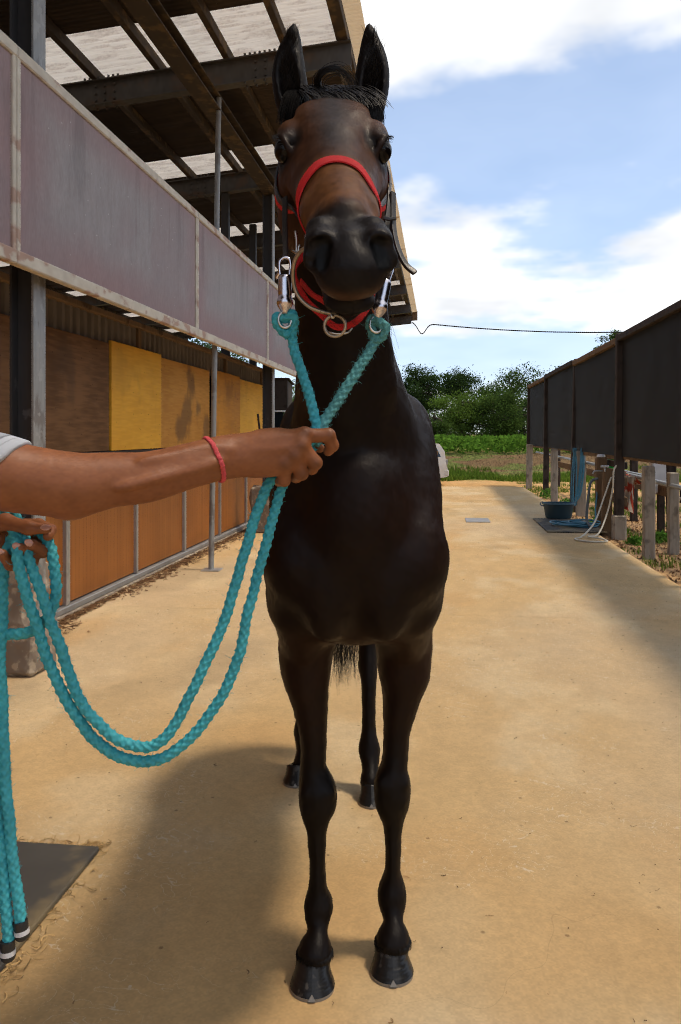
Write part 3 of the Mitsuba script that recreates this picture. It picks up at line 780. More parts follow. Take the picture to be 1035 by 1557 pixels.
g = lathe([(0, 0), (.10, 0), (.125, .22), (.132, .22), (.132, .235), (.118, .235), (.095, .012), (0, .012)], 24)
g.apply_transform(trimesh.transformations.rotation_matrix(math.radians(100), (1, .25, 0))); g.apply_translation(lane(2.92, 15.35, 1.03)); put(gk, g, 'm_green', 40)
put(gk + '__handle', ring(lane(2.92, 15.12, 1.04), (1, 0, .2), .11, .005, 24, 6), 'm_galv', True)
ek = thing('meter_box', 'white upright utility box behind the dark fence post', 'box')
put(ek + '__case', inlane(box(3.28, 3.58, 13.3, 13.5, .58, 1.16, .015)), 'm_whitebox'); put(ek + '__lid', inlane(box(3.25, 3.61, 13.27, 13.53, 1.163, 1.20, .012)), 'm_whitepaint')
put(ek + '__stand', inlane(box(3.38, 3.48, 13.36, 13.44, -.2, .578, .005)), 'm_timber_dark')
# towel over the near pipe
tw = thing('striped_towel', 'red and cream striped towel hung over the lower steel pipe', 'towel')
NU, NV = 40, 26; s_, t_ = np.meshgrid(np.linspace(0, 1, NU), np.linspace(0, 1, NV), indexing='ij')
fold = .045 * np.sin(s_ * 17 + 1.5 * t_) * (.4 + t_) + .02 * np.sin(s_ * 41)
tv = 12.92 + 1.0 * s_
drop = np.clip(t_ * 1.25 - .25, 0, 1); over = np.clip(1 - t_ / .2, 0, 1)
tu = 2.98 - .045 * np.sin(np.minimum(t_ / .2, 1) * math.pi / 2) + .045 * over - fold - .05 * drop
tz = .87 - drop * (.47 + .10 * np.sin(s_ * 9)) - over * .12 - .03 * np.sin(s_ * 6)
A_ = np.stack([tu, tv, tz], -1)
put(tw, inlane(cat([grid_mesh(A_), grid_mesh((A_ + [.006, 0, 0])[:, ::-1])])), 'm_towel', True)
# cover plate in the lane
put('drain_cover', inlane(box(.45, .86, 14.2, 14.85, .001, .012, .004)), 'm_plate'); labels['drain_cover'] = {'label': 'grey metal drain cover plate set in the concrete lane', 'category': 'drain cover'}

# ------------------------------------------------------------------ background
def scatter(u0, u1, v0, v1, n, seed, keep=None):
    g = np.random.default_rng(seed); u = g.uniform(u0, u1, n); v = g.uniform(v0, v1, n)
    if keep is not None:
        k = keep(u, v); u, v = u[k], v[k]
    return u, v


def lanes(u, v, z): return np.stack([u * CA + v * SA, -u * SA + v * CA, z], -1)


def stuff(key, mesh, mat_, label, cat_, colors):
    scene[key] = mikit.ply(mesh, mat_, False, color=colors); labels[key] = {'label': label, 'category': cat_, 'kind': 'stuff'}


# grass: strip beyond the yard, tufts at the fence foot
u1, v1 = scatter(-14, 16, 27.0, 32.2, 42000, 1, lambda u, v: meshkit.fbm(np.stack([u * .8, v * .8, 0 * u], -1), 3, 3) + .25 * np.clip(1 - abs(v - 28.8) / 1.6, -1, 1) > .44)
ga = blades(lanes(u1, v1, bank_z(u1, v1)), .17, .014, 2)
u2, v2 = scatter(2.38, 6.5, 5.5, 26.5, 34000, 3, lambda u, v: meshkit.fbm(np.stack([u * 1.6, v * 1.6, 0 * u], -1), 3, 9) + .10 * np.clip((v - 14) / 6, -.5, 1) > .585)
gb = blades(lanes(u2, v2, bank_z(u2, v2)), .085, .006, 4)
gm = cat([ga, gb])
stuff('grass', gm, 'm_leaf', 'green grass growing beyond the yard and around the fence posts', 'grass', leafcolor(gm, (.125, .20, .028), .45, 5, 5))
# weeds with broader leaves at the fence foot, each clump a plant
WEEDS = ['bright weed behind the nearest white post, beside the plank', 'largest low green weed at the right edge of the picture', 'small weed just left of the largest weed at the right edge', 'weed nearest the camera at the lower right edge of the soil',
         'small weed at the foot of the dark post with the pale footing', 'leafy weed in the middle of the soil behind the nearest white post', 'little green weed at the foot of the brown tap post', 'weed on the soil beneath the striped towel',
         'low weed behind the coiled blue hose', 'weed at the fence foot beyond the wash tub', 'farthest weed at the fence foot by the far pale post']
for i, (u, v, r, h) in enumerate(((3.35, 9.75, .20, .20), (3.25, 8.6, .22, .22), (2.95, 8.55, .15, .13), (3.0, 7.9, .2, .16), (2.75, 12.1, .13, .12), (3.5, 10.6, .22, .18), (2.6, 13.3, .12, .11), (3.15, 12.3, .17, .16), (2.7, 14.6, .2, .14), (2.62, 17.6, .25, .2), (2.6, 20.4, .25, .25))):
    g = np.random.default_rng(50 + i); n = 260
    p = g.normal(size=(n, 3)) * [r * .5, r * .5, 0]; p[:, 2] = g.random(n) ** .7 * h * np.exp(-(p[:, 0] ** 2 + p[:, 1] ** 2) / r ** 2) + .01
    b = lane(u, v); b[2] = float(bank_z(np.array([u]), np.array([v]))[0])
    m = leaves(p + b, .055, 60 + i)
    k = put(thing('weed', WEEDS[i], 'weed', 'weeds along the fence foot'), m, 'm_leaf', False, color=leafcolor(m, (.10, .22, .035), .4, 70 + i))
# crop on the bank
u3, v3 = scatter(-30, 40, 34.2, 40.5, 40000, 11)
hz = bank_z(u3, v3) + np.random.default_rng(12).random(len(u3)) ** .6 * (.68 + .25 * (meshkit.fbm(np.stack([u3 * .9, v3 * .9, 0 * u3], -1), 3, 2) - .5)) * np.clip((v3 - 33.8) / .9, .25, 1)
cm = leaves(lanes(u3, v3, hz), .20, 13, .8, .7)
stuff('crop_bank', cm, 'm_leaf', 'band of leafy bright green crop growing along the top of the earth bank', 'crop', leafcolor(cm, (.105, .215, .028), .40, 14))
# dry litter on the bank slope
u4, v4 = scatter(-14, 18, 30.3, 34.5, 12000, 15)
dm = blades(lanes(u4, v4, bank_z(u4, v4)), .06, .012, 16, 1.9)
stuff('bank_litter', dm, 'm_straw', 'dry brown stalks lying on the slope of the earth bank', 'litter', leafcolor(dm, (.15, .095, .05), .6, 17, 5))


def tree(key, label, x, y, h, crown_c, crown_r, nclump, nleaf, leaf, base, seed, gap=.5, trunk=.16):
    """x, y on the ground; crown ellipsoid; leaf clumps on forking limbs."""
    g = np.random.default_rng(seed)
    k = thing(key, label, 'tree', 'trees beyond the lane')
    z0 = .7 if y > 33 else -.05
    cc = np.array([x, y, 0]) + np.asarray(crown_c); R = np.asarray(crown_r)
    d = g.normal(size=(nclump, 3)); d /= np.linalg.norm(d, axis=1, keepdims=True)
    rad = .35 + .65 * g.random((nclump, 1)) ** .6
    lump = 1 + .35 * (meshkit.fbm(d * 1.8 + seed, 2, seed)[:, None] - .5) * 2
    C = cc + d * rad * R * lump
    wood = [sweep(spline([[x, y, z0 - .2], [x + .1, y, z0 + h * .25], [x - .1, y + .1, cc[2] - R[2] * .2], [cc[0], cc[1], cc[2] + R[2] * .6]], 4), np.linspace(trunk, trunk * .25, 13), 8)]
    for c in C[:max(10, nclump // 4)]:
        s = np.array([x, y, z0 + h * g.uniform(.25, .55)]); m = (s + c) / 2 + g.normal(size=3) * .2 + [0, 0, .2]
        wood.append(sweep(spline([s, m, c], 4), np.linspace(trunk * .4, .02, 9), 5))
    P, per = [], []
    for c in C:
        n = int(1.9 * nleaf * g.uniform(.5, 1.5)); sg = R.mean() * g.uniform(.10, .20)
        P.append(c + g.normal(size=(n, 3)) * sg * [1.25, 1.25, .7]); per.append(np.full(n, g.normal()))
    P = np.vstack(P); per = np.concatenate(per)
    m = leaves(P, leaf * .74, seed + 1)
    col = leafcolor(m, base, .35, seed + 2) * np.repeat(np.clip(1 + .22 * per, .5, 1.6), 4)[:, None]
    put(k + '__trunk', cat(wood), 'm_bark', 40)
    put(k + '__crown', m, 'm_leaf', False, color=np.clip(col, .003, 1))


DK, MD, LT = (.038, .068, .020), (.062, .105, .024), (.105, .170, .030)
tree('tree', 'dark dense tall tree on the left of the far trees just right of the horse', 5.5, 56, 6.3, (.0, 0, 4.1), (1.35, 1.4, 1.9), 70, 120, .17, DK, 101)
tree('tree', 'dark rounded tree in the middle of the far row behind lighter ones', 8.3, 58, 6.3, (0, 0, 4.0), (2.0, 1.8, 1.8), 60, 120, .18, DK, 105)
tree('tree', 'bright yellow-green spreading tree in front of the darker far trees', 7.0, 48, 4.6, (.2, 0, 2.5), (1.9, 1.6, 1.5), 55, 120, .16, LT, 111)
tree('tree', 'mid-green bushy tree in the centre of the far row above the crop', 8.7, 47, 4.4, (0, 0, 2.5), (1.5, 1.4, 1.35), 55, 120, .16, MD, 117)
tree('tree', 'loose airy tree with sky showing through, beside the far fence end', 11.0, 54, 6.0, (.3, 0, 3.8), (2.3, 2.0, 2.0), 62, 95, .18, MD, 121)
tree('tree', 'dark low tree under the airy one beside the far end of the fence', 10.9, 50, 4.5, (0, 0, 2.1), (2.2, 1.5, 1.4), 55, 130, .17, DK, 127)
tree('tree', 'dark tree mostly hidden behind the far end of the black fence', 15.5, 55, 6.2, (0, 0, 4.0), (2.2, 2.0, 1.9), 50, 100, .18, DK, 131)
tree('tree', 'low dark shrubby tree directly above the crop next to the horse', 5.2, 46, 3.2, (0, 0, 1.6), (1.6, 1.2, 1.0), 45, 120, .15, MD, 135)
tree('tree', 'tree whose tip shows above the black fence on the right', 13.15, 40, 6.6, (0, 0, 5.55), (.75, .8, .85), 26, 80, .14, MD, 141)
tree('tree', 'dark leafy tree seen through the gap under the pink fascia', -8.8, 42, 7.2, (0, 0, 5.0), (2.6, 2.0, 1.9), 60, 110, .17, DK, 151)
tree('tree', 'green tree seen through the gap to the left of the slender pole', -6.0, 45, 6.2, (0, 0, 4.5), (1.7, 1.6, 1.6), 45, 110, .17, MD, 157)
tree('tree', 'light green tree behind the brown shed left of the horse', -2.2, 44, 5.2, (0, 0, 2.9), (1.5, 1.3, 1.6), 45, 110, .16, LT, 163)

# brown shed beyond the stable
sk = thing('shed', 'distant brown shed with a white framed window between the post and the horse', 'shed')
put(sk + '__wall', cat([box(-5.6, -1.93, 30, 33, -.1, 1.62), box(-5.6, -2.9, 30.0, 33, 1.62, 2.36), box(-1.97, -1.93, 30, 33, 1.62, 2.36)]), 'm_whitebox')
put(sk + '__upper_panel', box(-5.65, -1.92, 29.94, 33, 2.37, 3.46, .01), 'm_timber_dark')
for i, x in enumerate((-2.55, -2.9 + .02)):
    w = .47 if i == 0 else .34
    k = put(sk + '__window', cat([box(x - .03, x + .01, 29.97, 30.03, 1.62, 2.36), box(x - .03, x + w + .1, 29.96, 30.02, 2.30, 2.37), box(x - .03, x + w + .1, 29.96, 30.02, 1.60, 1.66)]), 'm_whitepaint')
    put(k + '__pane', box(x + .012, x + w, 30.04, 30.05, 1.66, 2.30), 'm_carglass')
put(sk + '__roof', box(-5.8, -1.85, 29.85, 33.2, 3.47, 3.53, .01), 'm_timber_dark')

# white car half hidden behind the horse (front to the right)
wk = thing('parked_car', 'small white car parked behind the horse with only its front end showing', 'car')
cx0, cy0 = 3.19, 24.6
prof = [(-3.2, .22), (-3.25, .62), (-3.15, .80), (-2.9, 1.12), (-2.3, 1.24), (-.55, 1.24), (-.24, 1.19), (-.10, .98), (-.06, .60), (-.02, .50), (-.02, .24), (-.25, .20)]
from shapely.geometry import Polygon
body = trimesh.creation.extrude_polygon(Polygon(prof).buffer(.03).buffer(-.015), 1.45, engine='earcut')
body.apply_transform(trimesh.transformations.rotation_matrix(math.pi / 2, (1, 0, 0))); body.apply_translation((cx0, cy0 + 1.45, 0))
q = body.vertices.copy(); ins = np.clip((q[:, 2] - .7) / .6, 0, 1) * .10
q[:, 1] += np.where(q[:, 1] < cy0 + .7, ins, -ins); body.vertices = q
put(wk + '__body', body, 'm_whitepaint', 30)
def carquad(P, key):
    return put(key, grid_mesh(np.array(P, float).reshape(2, 2, 3)), 'm_carglass')
for nm, P in (('side_window', [(-.62, .78, 1.16), (-.36, .78, 1.16), (-.62, .765, .82), (-.20, .765, .82)]), ('side_window', [(-1.6, .78, 1.16), (-.72, .78, 1.16), (-1.6, .765, .82), (-.72, .765, .82)])):
    carquad([(cx0 + a, cy0 + (.012 + .10 * np.clip((z - .7) / .6, 0, 1)) - .018, z) for a, b, z in P], wk + '__' + nm)
carquad([(cx0 - .215, cy0 + .18, 1.15), (cx0 - .215, cy0 + 1.27, 1.15), (cx0 - .055, cy0 + .16, .98), (cx0 - .055, cy0 + 1.29, .98)], wk + '__windscreen')
for x in (-.42, -2.65):
    for y in (.06, 1.39):
        w = ring((cx0 + x, cy0 + y, .24), (0, 1, 0), .17, .072, 24, 10); k = put(wk + '__wheel', w, 'm_tyre', True)
        h = trimesh.creation.cylinder(.15, .08, sections=20); h.apply_transform(trimesh.transformations.rotation_matrix(math.pi / 2, (1, 0, 0))); h.apply_translation((cx0 + x, cy0 + y, .24))
        put(k + '__rim', h, 'm_galv', 40)
put(wk + '__headlight', box(cx0 - .06, cx0 + .015, cy0 + .06, cy0 + .26, .58, .74, .015), 'm_plate')
put(wk + '__bumper', box(cx0 - .12, cx0 + .04, cy0 - .01, cy0 + 1.46, .24, .44, .03), 'm_whitebox')
put(wk + '__mirror', box(cx0 - .40, cx0 - .30, cy0 - .14, cy0 - .02, .88, 1.0, .02), 'm_timber_brown')

# cable from the stable eave to a pole beyond the fence
pk = thing('utility_pole', 'grey utility pole beyond the black fence carrying the cable', 'pole')
put(pk, sweep(np.array([[12.4, 27.2, -.3], [12.4, 27.2, 5.25]]), [.11, .09], 14), 'm_footing', 40)
a, b = lane(-.98, 29.75, 5.52), np.array([12.4, 27.1, 4.98])
t = np.linspace(0, 1, 60)[:, None]; base = a + (b - a) * t; base[:, 2] -= (.55 * 4 * t * (1 - t))[:, 0] * .45
w = np.linspace(0, 1, 1100); P = np.stack([np.interp(w, t[:, 0], base[:, i]) for i in range(3)], 1)
dip = -.38 * np.exp(-((w - .035) / .02) ** 2); P[:, 2] += dip
two = []
for s in (0, math.pi):
    Q = P.copy(); Q[:, 2] += .011 * np.cos(w * 500 + s); Q[:, 1] += .011 * np.sin(w * 500 + s); two.append(sweep(Q, .013, 5))
put('power_cable', cat(two), 'm_blackplastic'); labels['power_cable'] = {'label': 'twisted black cable hanging from the stable eave across to the fence', 'category': 'cable'}

# litter: straw along the wall foot, around the near mat, chips on the lane
def straw(us, vs, ls, seed, z=.004, w=.0016, curl=.25):
    g = np.random.default_rng(seed); out = []
    for u, v, l in zip(us, vs, ls):
        a = g.random() * 2 * math.pi; n = 5; t = np.linspace(-.5, .5, n) * l
        bend = g.normal() * curl * l; q = np.stack([u + np.cos(a) * t - np.sin(a) * bend * (1 - (2 * t / l) ** 2), v + np.sin(a) * t + np.cos(a) * bend * (1 - (2 * t / l) ** 2), z + g.random() * .006 + 0 * t], 1)
        out.append(sweep(lanes(q[:, 0], q[:, 1], q[:, 2]), w * g.uniform(.6, 1.6), 3, cap=False))
    return cat(out)


g = np.random.default_rng(21)
vv_ = g.uniform(3, 14, 2600); uu_ = -3.02 + np.abs(g.normal(size=2600)) * .085 * (.4 + 1.2 * meshkit.noise(np.stack([vv_ * 2, 0 * vv_, 0 * vv_], -1), 4))
s1 = straw(uu_, vv_, g.uniform(.015, .07, 2600), 22, .006, .0032)
col1 = leafcolor(s1, (.16, .085, .04), .5, 23, 15)
uu_ = np.concatenate([-1.215 + np.abs(g.normal(size=90)) * .035, -1.2 - .45 * g.random(110) ** 1.4]); vv_ = np.concatenate([2.85 - .95 * g.random(90) ** .7, 2.85 + np.abs(g.normal(size=110)) * .03])
s2 = straw(uu_, vv_, g.uniform(.012, .05, 200), 24, .004, .0013, .35); col2 = leafcolor(s2, (.42, .28, .12), .4, 25, 15)
uu_ = g.uniform(-2.9, 2.3, 900); vv_ = 1.6 + 9 * g.random(900) ** 1.2
s3 = straw(uu_, vv_, g.uniform(.004, .022, 900) * (.4 + g.random(900)), 26, .0015, .0009); col3 = leafcolor(s3, (.30, .19, .09), .7, 27, 15)
col3[: len(col3) // 3] *= .35
sm = cat([s1, s2, s3])
stuff('straw_litter', sm, 'm_straw', 'bits of straw and dry leaf strewn on the concrete and along the wall foot', 'straw', np.vstack([col1, col2, col3]))
u5, v5 = scatter(2.4, 5.5, 5.5, 16, 5200, 31)
lm = leaves(lanes(u5, v5, bank_z(u5, v5) + .012), .05, 32, .2)
stuff('leaf_litter', lm, 'm_straw', 'dead brown leaves and wood chips covering the soil under the fence', 'leaves', leafcolor(lm, (.21, .125, .065), .55, 33))

# ------------------------------------------------------------------ horse
POLL = np.array([1.80, 2.235]); HF = np.array([-.753, -.658]); HN = np.array([-.658, .753])


def HX(t): return -.018 + .035 * (np.maximum(t, 0) / .6) ** 2.2


def hd(t, h, s):
    """Head coordinates: t from the poll towards the muzzle, h out of the face, s to the side -> world."""
    y, z = POLL + HF * t + HN * h
    return np.array([HX(t) + s, y, z])


hx = np.array([1.0, 0, 0]); hf = np.array([0, *HF]); hn = np.array([0, *HN])
F = Field(graded((-.36, .46, .0058)), graded((1.20, 1.98, .0045), (1.98, 3.95, .011)), graded((-.02, 1.58, .0085), (1.58, 2.46, .0045)))
# trunk
F.chain([(.04, 2.12, 1.25, .15, .25), (.04, 2.25, 1.29, .20, .33), (.045, 2.45, 1.30, .245, .375), (.05, 2.75, 1.27, .282, .345), (.055, 3.05, 1.29, .285, .315), (.055, 3.3, 1.37, .275, .285), (.055, 3.5, 1.42, .262, .265), (.055, 3.66, 1.41, .20, .22)], .02, n=2)
F.chain([(.03, 2.28, 1.58, .07, .07), (.035, 2.48, 1.635, .05, .05), (.045, 2.75, 1.575, .07, .05), (.05, 3.1, 1.565, .09, .05), (.055, 3.4, 1.60, .12, .08)], .06, n=2)   # withers and back
for s in (-1, 1):
    F.bone((.045 + s * .135, 2.42, 1.50), (.04 + s * .150, 2.12, 1.20), (.080, .13), (.080, .11), .06)         # shoulder blade
    lx, ly = (-.096, 2.33) if s < 0 else (.182, 2.385)
    F.bone((.037 + s * .147, 2.10, 1.20), (.037 + s * .149, 2.20, 1.06), (.078, .095), (.076, .095), .03)        # point of the shoulder to the arm
    F.bone((.037 + s * .149, 2.20, 1.06), (lx, ly, .90), (.076, .10), (.068, .088), .03)
    F.bone((.04 + s * .140, 2.10, 1.16), (lx, ly + .03, 1.00), .085, .080, .04)                                # upper arm
    F.ball((.04 + s * .075, 2.075, 1.12), (.070, .075, .14), .05)                                              # breast
    F.bone((.055 + s * .15, 3.42, 1.45), (.05 + s * .165, 3.38, 1.05), (.12, .20), (.085, .16), .07)           # haunch, thigh
    F.bone((.055 + s * .13, 3.70, 1.42), (.05 + s * .14, 3.66, 1.10), (.09, .12), (.075, .10), .06)
F.bone((.04, 2.17, 1.015), (.04, 2.4, .99), (.12, .065), (.13, .06), .07)
F.ball((.04, 2.10, 1.30), (.10, .10, .14), .06)
# neck
F.chain([(.045, 2.36, 1.34, .20, .26), (.034, 2.22, 1.52, .160, .225), (.012, 2.10, 1.69, .118, .185), (.000, 2.00, 1.86, .100, .155), (-.008, 1.91, 2.02, .088, .125), (-.014, 1.86, 2.13, .076, .10)], .02, n=3)
F.chain([(.045, 2.50, 1.66, .04, .05), (.025, 2.33, 1.80, .04, .06), (.00, 2.16, 1.97, .04, .06), (-.01, 1.98, 2.13, .045, .05), (-.018, 1.86, 2.22, .05, .04)], .04, n=2)   # crest
for s in (-1, 1):
    F.bone((.02 + s * .075, 2.02, 1.62), (-.01 + s * .055, 1.92, 1.90), .035, .03, .05)                        # muscles of the throat
# forelegs: rows x, y, z, half width, half depth
LEGL = [(-.075, 2.31, 1.01, .088, .11), (-.092, 2.33, .93, .082, .105), (-.097, 2.33, .90, .0765, .098), (-.098, 2.33, .837, .0704, .088), (-.089, 2.33, .766, .0545, .074), (-.079, 2.33, .681, .0412, .058), (-.076, 2.33, .624, .0358, .050), (-.077, 2.33, .560, .0358, .046), (-.068, 2.327, .517, .0478, .050), (-.064, 2.325, .489, .0530, .053), (-.065, 2.328, .453, .0500, .050), (-.068, 2.335, .418, .0370, .043), (-.067, 2.34, .382, .0284, .039), (-.067, 2.342, .340, .0245, .037), (-.066, 2.342, .283, .0224, .036), (-.065, 2.342, .233, .0228, .036), (-.064, 2.342, .204, .0274, .040), (-.062, 2.342, .169, .0395, .047), (-.064, 2.338, .142, .0366, .044), (-.064, 2.322, .124, .0282, .036), (-.065, 2.306, .108, .0262, .033), (-.068, 2.288, .089, .0330, .040), (-.0705, 2.278, .073, .0460, .054), (-.0715, 2.284, .064, .0440, .050)]
LEGR = [(.165, 2.35, 1.01, .090, .11), (.180, 2.38, .93, .083, .105), (.184, 2.39, .886, .0795, .098), (.184, 2.39, .82, .0755, .09), (.183, 2.39, .784, .0645, .08), (.177, 2.39, .747, .0545, .07), (.170, 2.39, .70, .0465, .06), (.163, 2.39, .64, .0380, .05), (.158, 2.39, .565, .0360, .046), (.151, 2.387, .521, .0415, .050), (.149, 2.385, .492, .0511, .053), (.150, 2.388, .448, .0507, .051), (.150, 2.393, .419, .0434, .046), (.152, 2.398, .375, .0292, .039), (.153, 2.40, .346, .0248, .037), (.153, 2.40, .288, .0222, .036), (.151, 2.40, .229, .0226, .036), (.150, 2.40, .200, .0303, .040), (.149, 2.40, .171, .0394, .047), (.150, 2.396, .144, .0386, .044), (.150, 2.378, .122, .0290, .036), (.150, 2.360, .106, .0258, .033), (.151, 2.342, .085, .0345, .042), (.148, 2.334, .069, .0475, .054), (.147, 2.340, .060, .0440, .050)]
for L in (LEGL, LEGR):
    F.chain(L, .006, n=2)
for L, sg in ((LEGL, -1), (LEGR, 1)):
    kx, ky = (-.065, 2.325) if sg < 0 else (.149, 2.386)
    for d in (-1, 1):
        F.ball((kx + d * .027, ky - .030, .505), (.020, .018, .024), .010); F.ball((kx + d * .024, ky - .028, .458), (.017, .016, .018), .010)
        F.ball((kx + .002 + d * .020, ky + .042, .172), (.014, .018, .022), .012)                              # sesamoids
    F.ball((kx + .01 * sg, ky + .050, .500), (.018, .020, .026), .015)                                        # bone behind the knee
    F.bone((kx - .002, ky - .020, .42), (kx + .001, ky - .016, .20), .0085, .0075, .008)                        # extensor tendon
    F.bone((kx, ky + .043, .43), (kx + .002, ky + .045, .20), (.014, .010), (.015, .011), .008)                 # flexor tendons
# hind legs
for s, hxx, hy, xr in ((1, .120, 3.46, .118), (-1, -.165, 3.66, -.160)):
    F.chain([(.055 + s * .150, 3.42, 1.10, .085, .15), (.06 + s * .13, hy + .02, .90, .060, .11), (hxx, hy + .10, .72, .043, .07), (hxx, hy + .13, .62, .037, .055), (xr, hy + .12, .55, .036, .058), (xr, hy + .10, .50, .0375, .058), (hxx, hy + .07, .455, .031, .046), (hxx, hy + .055, .36, .0275, .040), (hxx, hy + .045, .25, .0272, .038), (hxx, hy + .035, .20, .034, .042), (hxx + .002, hy + .03, .166, .0415, .047), (hxx + .004, hy + .005, .128, .034, .040), (hxx + .004, hy - .03, .095, .030, .036), (hxx + .002, hy - .055, .066, .041, .050)], .012, n=3)
    F.bone((xr, hy + .165, .60), (xr, hy + .175, .50), .022, .020, .02)
F.bone((.055, 3.86, 1.50), (.055, 3.80, 1.30), .045, .035, .05)       # dock
# head
for rows, k in (([(-.01, -.08, .074, .075), (.06, -.075, .090, .08), (.13, -.075, .100, .082), (.20, -.075, .097, .078), (.27, -.07, .081, .066), (.34, -.065, .072, .058), (.42, -.066, .064, .054), (.50, -.07, .059, .052), (.57, -.074, .058, .050), (.605, -.080, .053, .047)], .02),
                ([(.06, -.19, .055, .10), (.14, -.20, .066, .105), (.22, -.19, .066, .09), (.32, -.155, .052, .07), (.42, -.135, .044, .05), (.50, -.135, .046, .04), (.565, -.152, .045, .032)], .03)):
    for a, b in zip(rows[:-1], rows[1:]): F.bone(hd(a[0], a[1], 0), hd(b[0], b[1], 0), a[2:], b[2:], k)
AX = [hf, hx, hn]
F.ball(hd(.12, -.012, 0), (.11, .070, .030), .03, axes=AX)                                        # flat forehead
F.bone(hd(.20, -.012, 0), hd(.50, -.030, 0), (.045, .022), (.036, .024), .02)                      # nasal bones
for s in (-1, 1):
    F.ball(hd(.165, -.165, s * .082), (.115, .038, .105), .03, axes=AX)                            # cheek
    F.ball(hd(.150, -.042, s * .088), (.042, .028, .034), .03, axes=AX)                            # orbit
    F.bone(hd(.135, -.022, s * .090), hd(.190, -.016, s * .094), .015, .011, .018)                  # brow
    F.bone(hd(.245, -.085, s * .086), hd(.36, -.10, s * .063), .012, .008, .012)                    # facial crest
    F.ball(hd(.095, -.022, s * .078), (.030, .018, .020), .02, 'cut', axes=AX)                      # hollow over the eye
    F.bone(hd(.545, -.040, s * .044), hd(.60, -.062, s * .058), .026, .022, .012)                   # nostril wing
    F.ball(hd(.583, -.034, s * .048), (.032, .024, .020), .010, axes=AX)
    F.bone(hd(.23, -.09, s * .055), hd(.44, -.06, s * .056), .010, .008, .03)
    F.ball(hd(.10, .0, s * .045), (.04, .03, .012), .02, axes=AX)
F.ball(hd(.600, -.092, 0), (.044, .057, .044), .02, axes=AX)                                       # upper lip
F.ball(hd(.590, -.148, 0), (.034, .045, .021), .008, axes=AX)                                      # lower lip
F.ball(hd(.555, -.174, 0), (.032, .038, .022), .02, axes=AX)                                       # chin
for s in (-1, 1):
    F.bone(hd(.638, -.128, s * .004), hd(.565, -.120, s * .060), .0060, .0045, .006, op='cut')       # mouth line
    F.bone(hd(.606, -.030, s * .046), hd(.628, -.058, s * .055), (.0155, .0155), (.0140, .0125), .004, op='cut')   # nostril
    F.bone(hd(.60, -.034, s * .060), hd(.615, -.062, s * .070), .009, .009, .006, op='cut')
# ears
EARS = {-1: [(-.098, 1.815, 2.185, .026, .026), (-.106, 1.81, 2.235, .0335, .031), (-.113, 1.812, 2.285, .0335, .028), (-.112, 1.818, 2.33, .027, .021), (-.106, 1.822, 2.37, .016, .012), (-.1025, 1.822, 2.400, .005, .005)],
        1: [(.056, 1.815, 2.185, .026, .026), (.064, 1.81, 2.235, .0335, .031), (.070, 1.812, 2.285, .0335, .028), (.070, 1.818, 2.33, .027, .021), (.066, 1.822, 2.37, .016, .012), (.0625, 1.822, 2.400, .005, .005)]}
for s, E in EARS.items():
    E = [(x, y, z, rs * 1.06, rw) for x, y, z, rs, rw in E]
    F.chain(E, .008, n=3)
    F.chain([(x + s * .003, y - .027 - .004 * i, z + .006, max(rs * .60, .003), max(rw * .72, .003)) for i, (x, y, z, rs, rw) in enumerate(E[1:5])], .006, n=3, op='cut')
# eye sockets
LIDS = {}
for s in (-1, 1):
    F.ball(hd(.196, -.044, s * .114), (.031, .026, .025), .006, 'cut', axes=AX)
    LIDS[s] = (spline([hd(.158, -.050, s * .103), hd(.166, -.026, s * .108), hd(.192, -.014, s * .105), hd(.214, -.022, s * .093), hd(.226, -.044, s * .082)], 5),
               spline([hd(.158, -.050, s * .103), hd(.172, -.070, s * .104), hd(.196, -.076, s * .100), hd(.216, -.066, s * .090), hd(.226, -.044, s * .082)], 5))
    for c, r in zip(LIDS[s], (.0046, .0030)):
        for a, b in zip(c[:-1], c[1:]): F.bone(a, b, r, r, .006)
hm = F.mesh(3); del F
hm.vertices = hm.vertices + hm.vertex_normals * ((meshkit.fbm(hm.vertices * 24, 3, 2) - .5) * .0045 * np.clip((2.2 - hm.vertices[:, 2]) * 3, .2, 1) + (meshkit.fbm(hm.vertices * 62, 3, 8) - .5) * .0020)[:, None]
hv = hm.vertices


def headcoord(v):
    d = v[:, 1:] - POLL; t = d @ HF; h = d @ HN
    return t, h, v[:, 0] - HX(t)


t_, h_, s_ = headcoord(hv)
nz = meshkit.fbm(hv * 9, 4, 3); nf = meshkit.fbm(hv * [60, 60, 18], 3, 5)
sst = lambda a, b, x: (lambda q: q * q * (3 - 2 * q))(np.clip((x - a) / (b - a), 0, 1))
inhead = sst(2.02, 1.93, hv[:, 1] + .55 * (1.75 - hv[:, 2])) * (hv[:, 2] > 1.55) * sst(-.32, -.27, h_) * sst(.72, .68, t_)
black = np.array([.0046, .0026, .0020]); bay = np.array([.0120, .0040, .0021]); brown = np.array([.095, .034, .0125]); tan = np.array([.165, .066, .021])
w_legs = sst(.98, .72, hv[:, 2])
col = bay * (1 - w_legs)[:, None] + black * w_legs[:, None]
belly = sst(1.06, .94, hv[:, 2]) * sst(.72, .86, hv[:, 2]) * sst(2.0, 2.15, hv[:, 1])
col = col + (np.array([.022, .0080, .0035]) - col) * (belly * .8)[:, None]
col = col + (black - col) * (sst(1.45, 1.1, hv[:, 2]) * sst(.9, 1.05, hv[:, 2]) * .5)[:, None]
forearm = sst(.55, .72, hv[:, 2]) * sst(1.02, .92, hv[:, 2]); col = col + (np.array([.0150, .0052, .0024]) - col) * (forearm * .7)[:, None]
neck = sst(1.25, 1.5, hv[:, 2]) * sst(2.6, 2.2, hv[:, 1]); col = col + (black * 1.1 - col) * (neck * .85)[:, None]
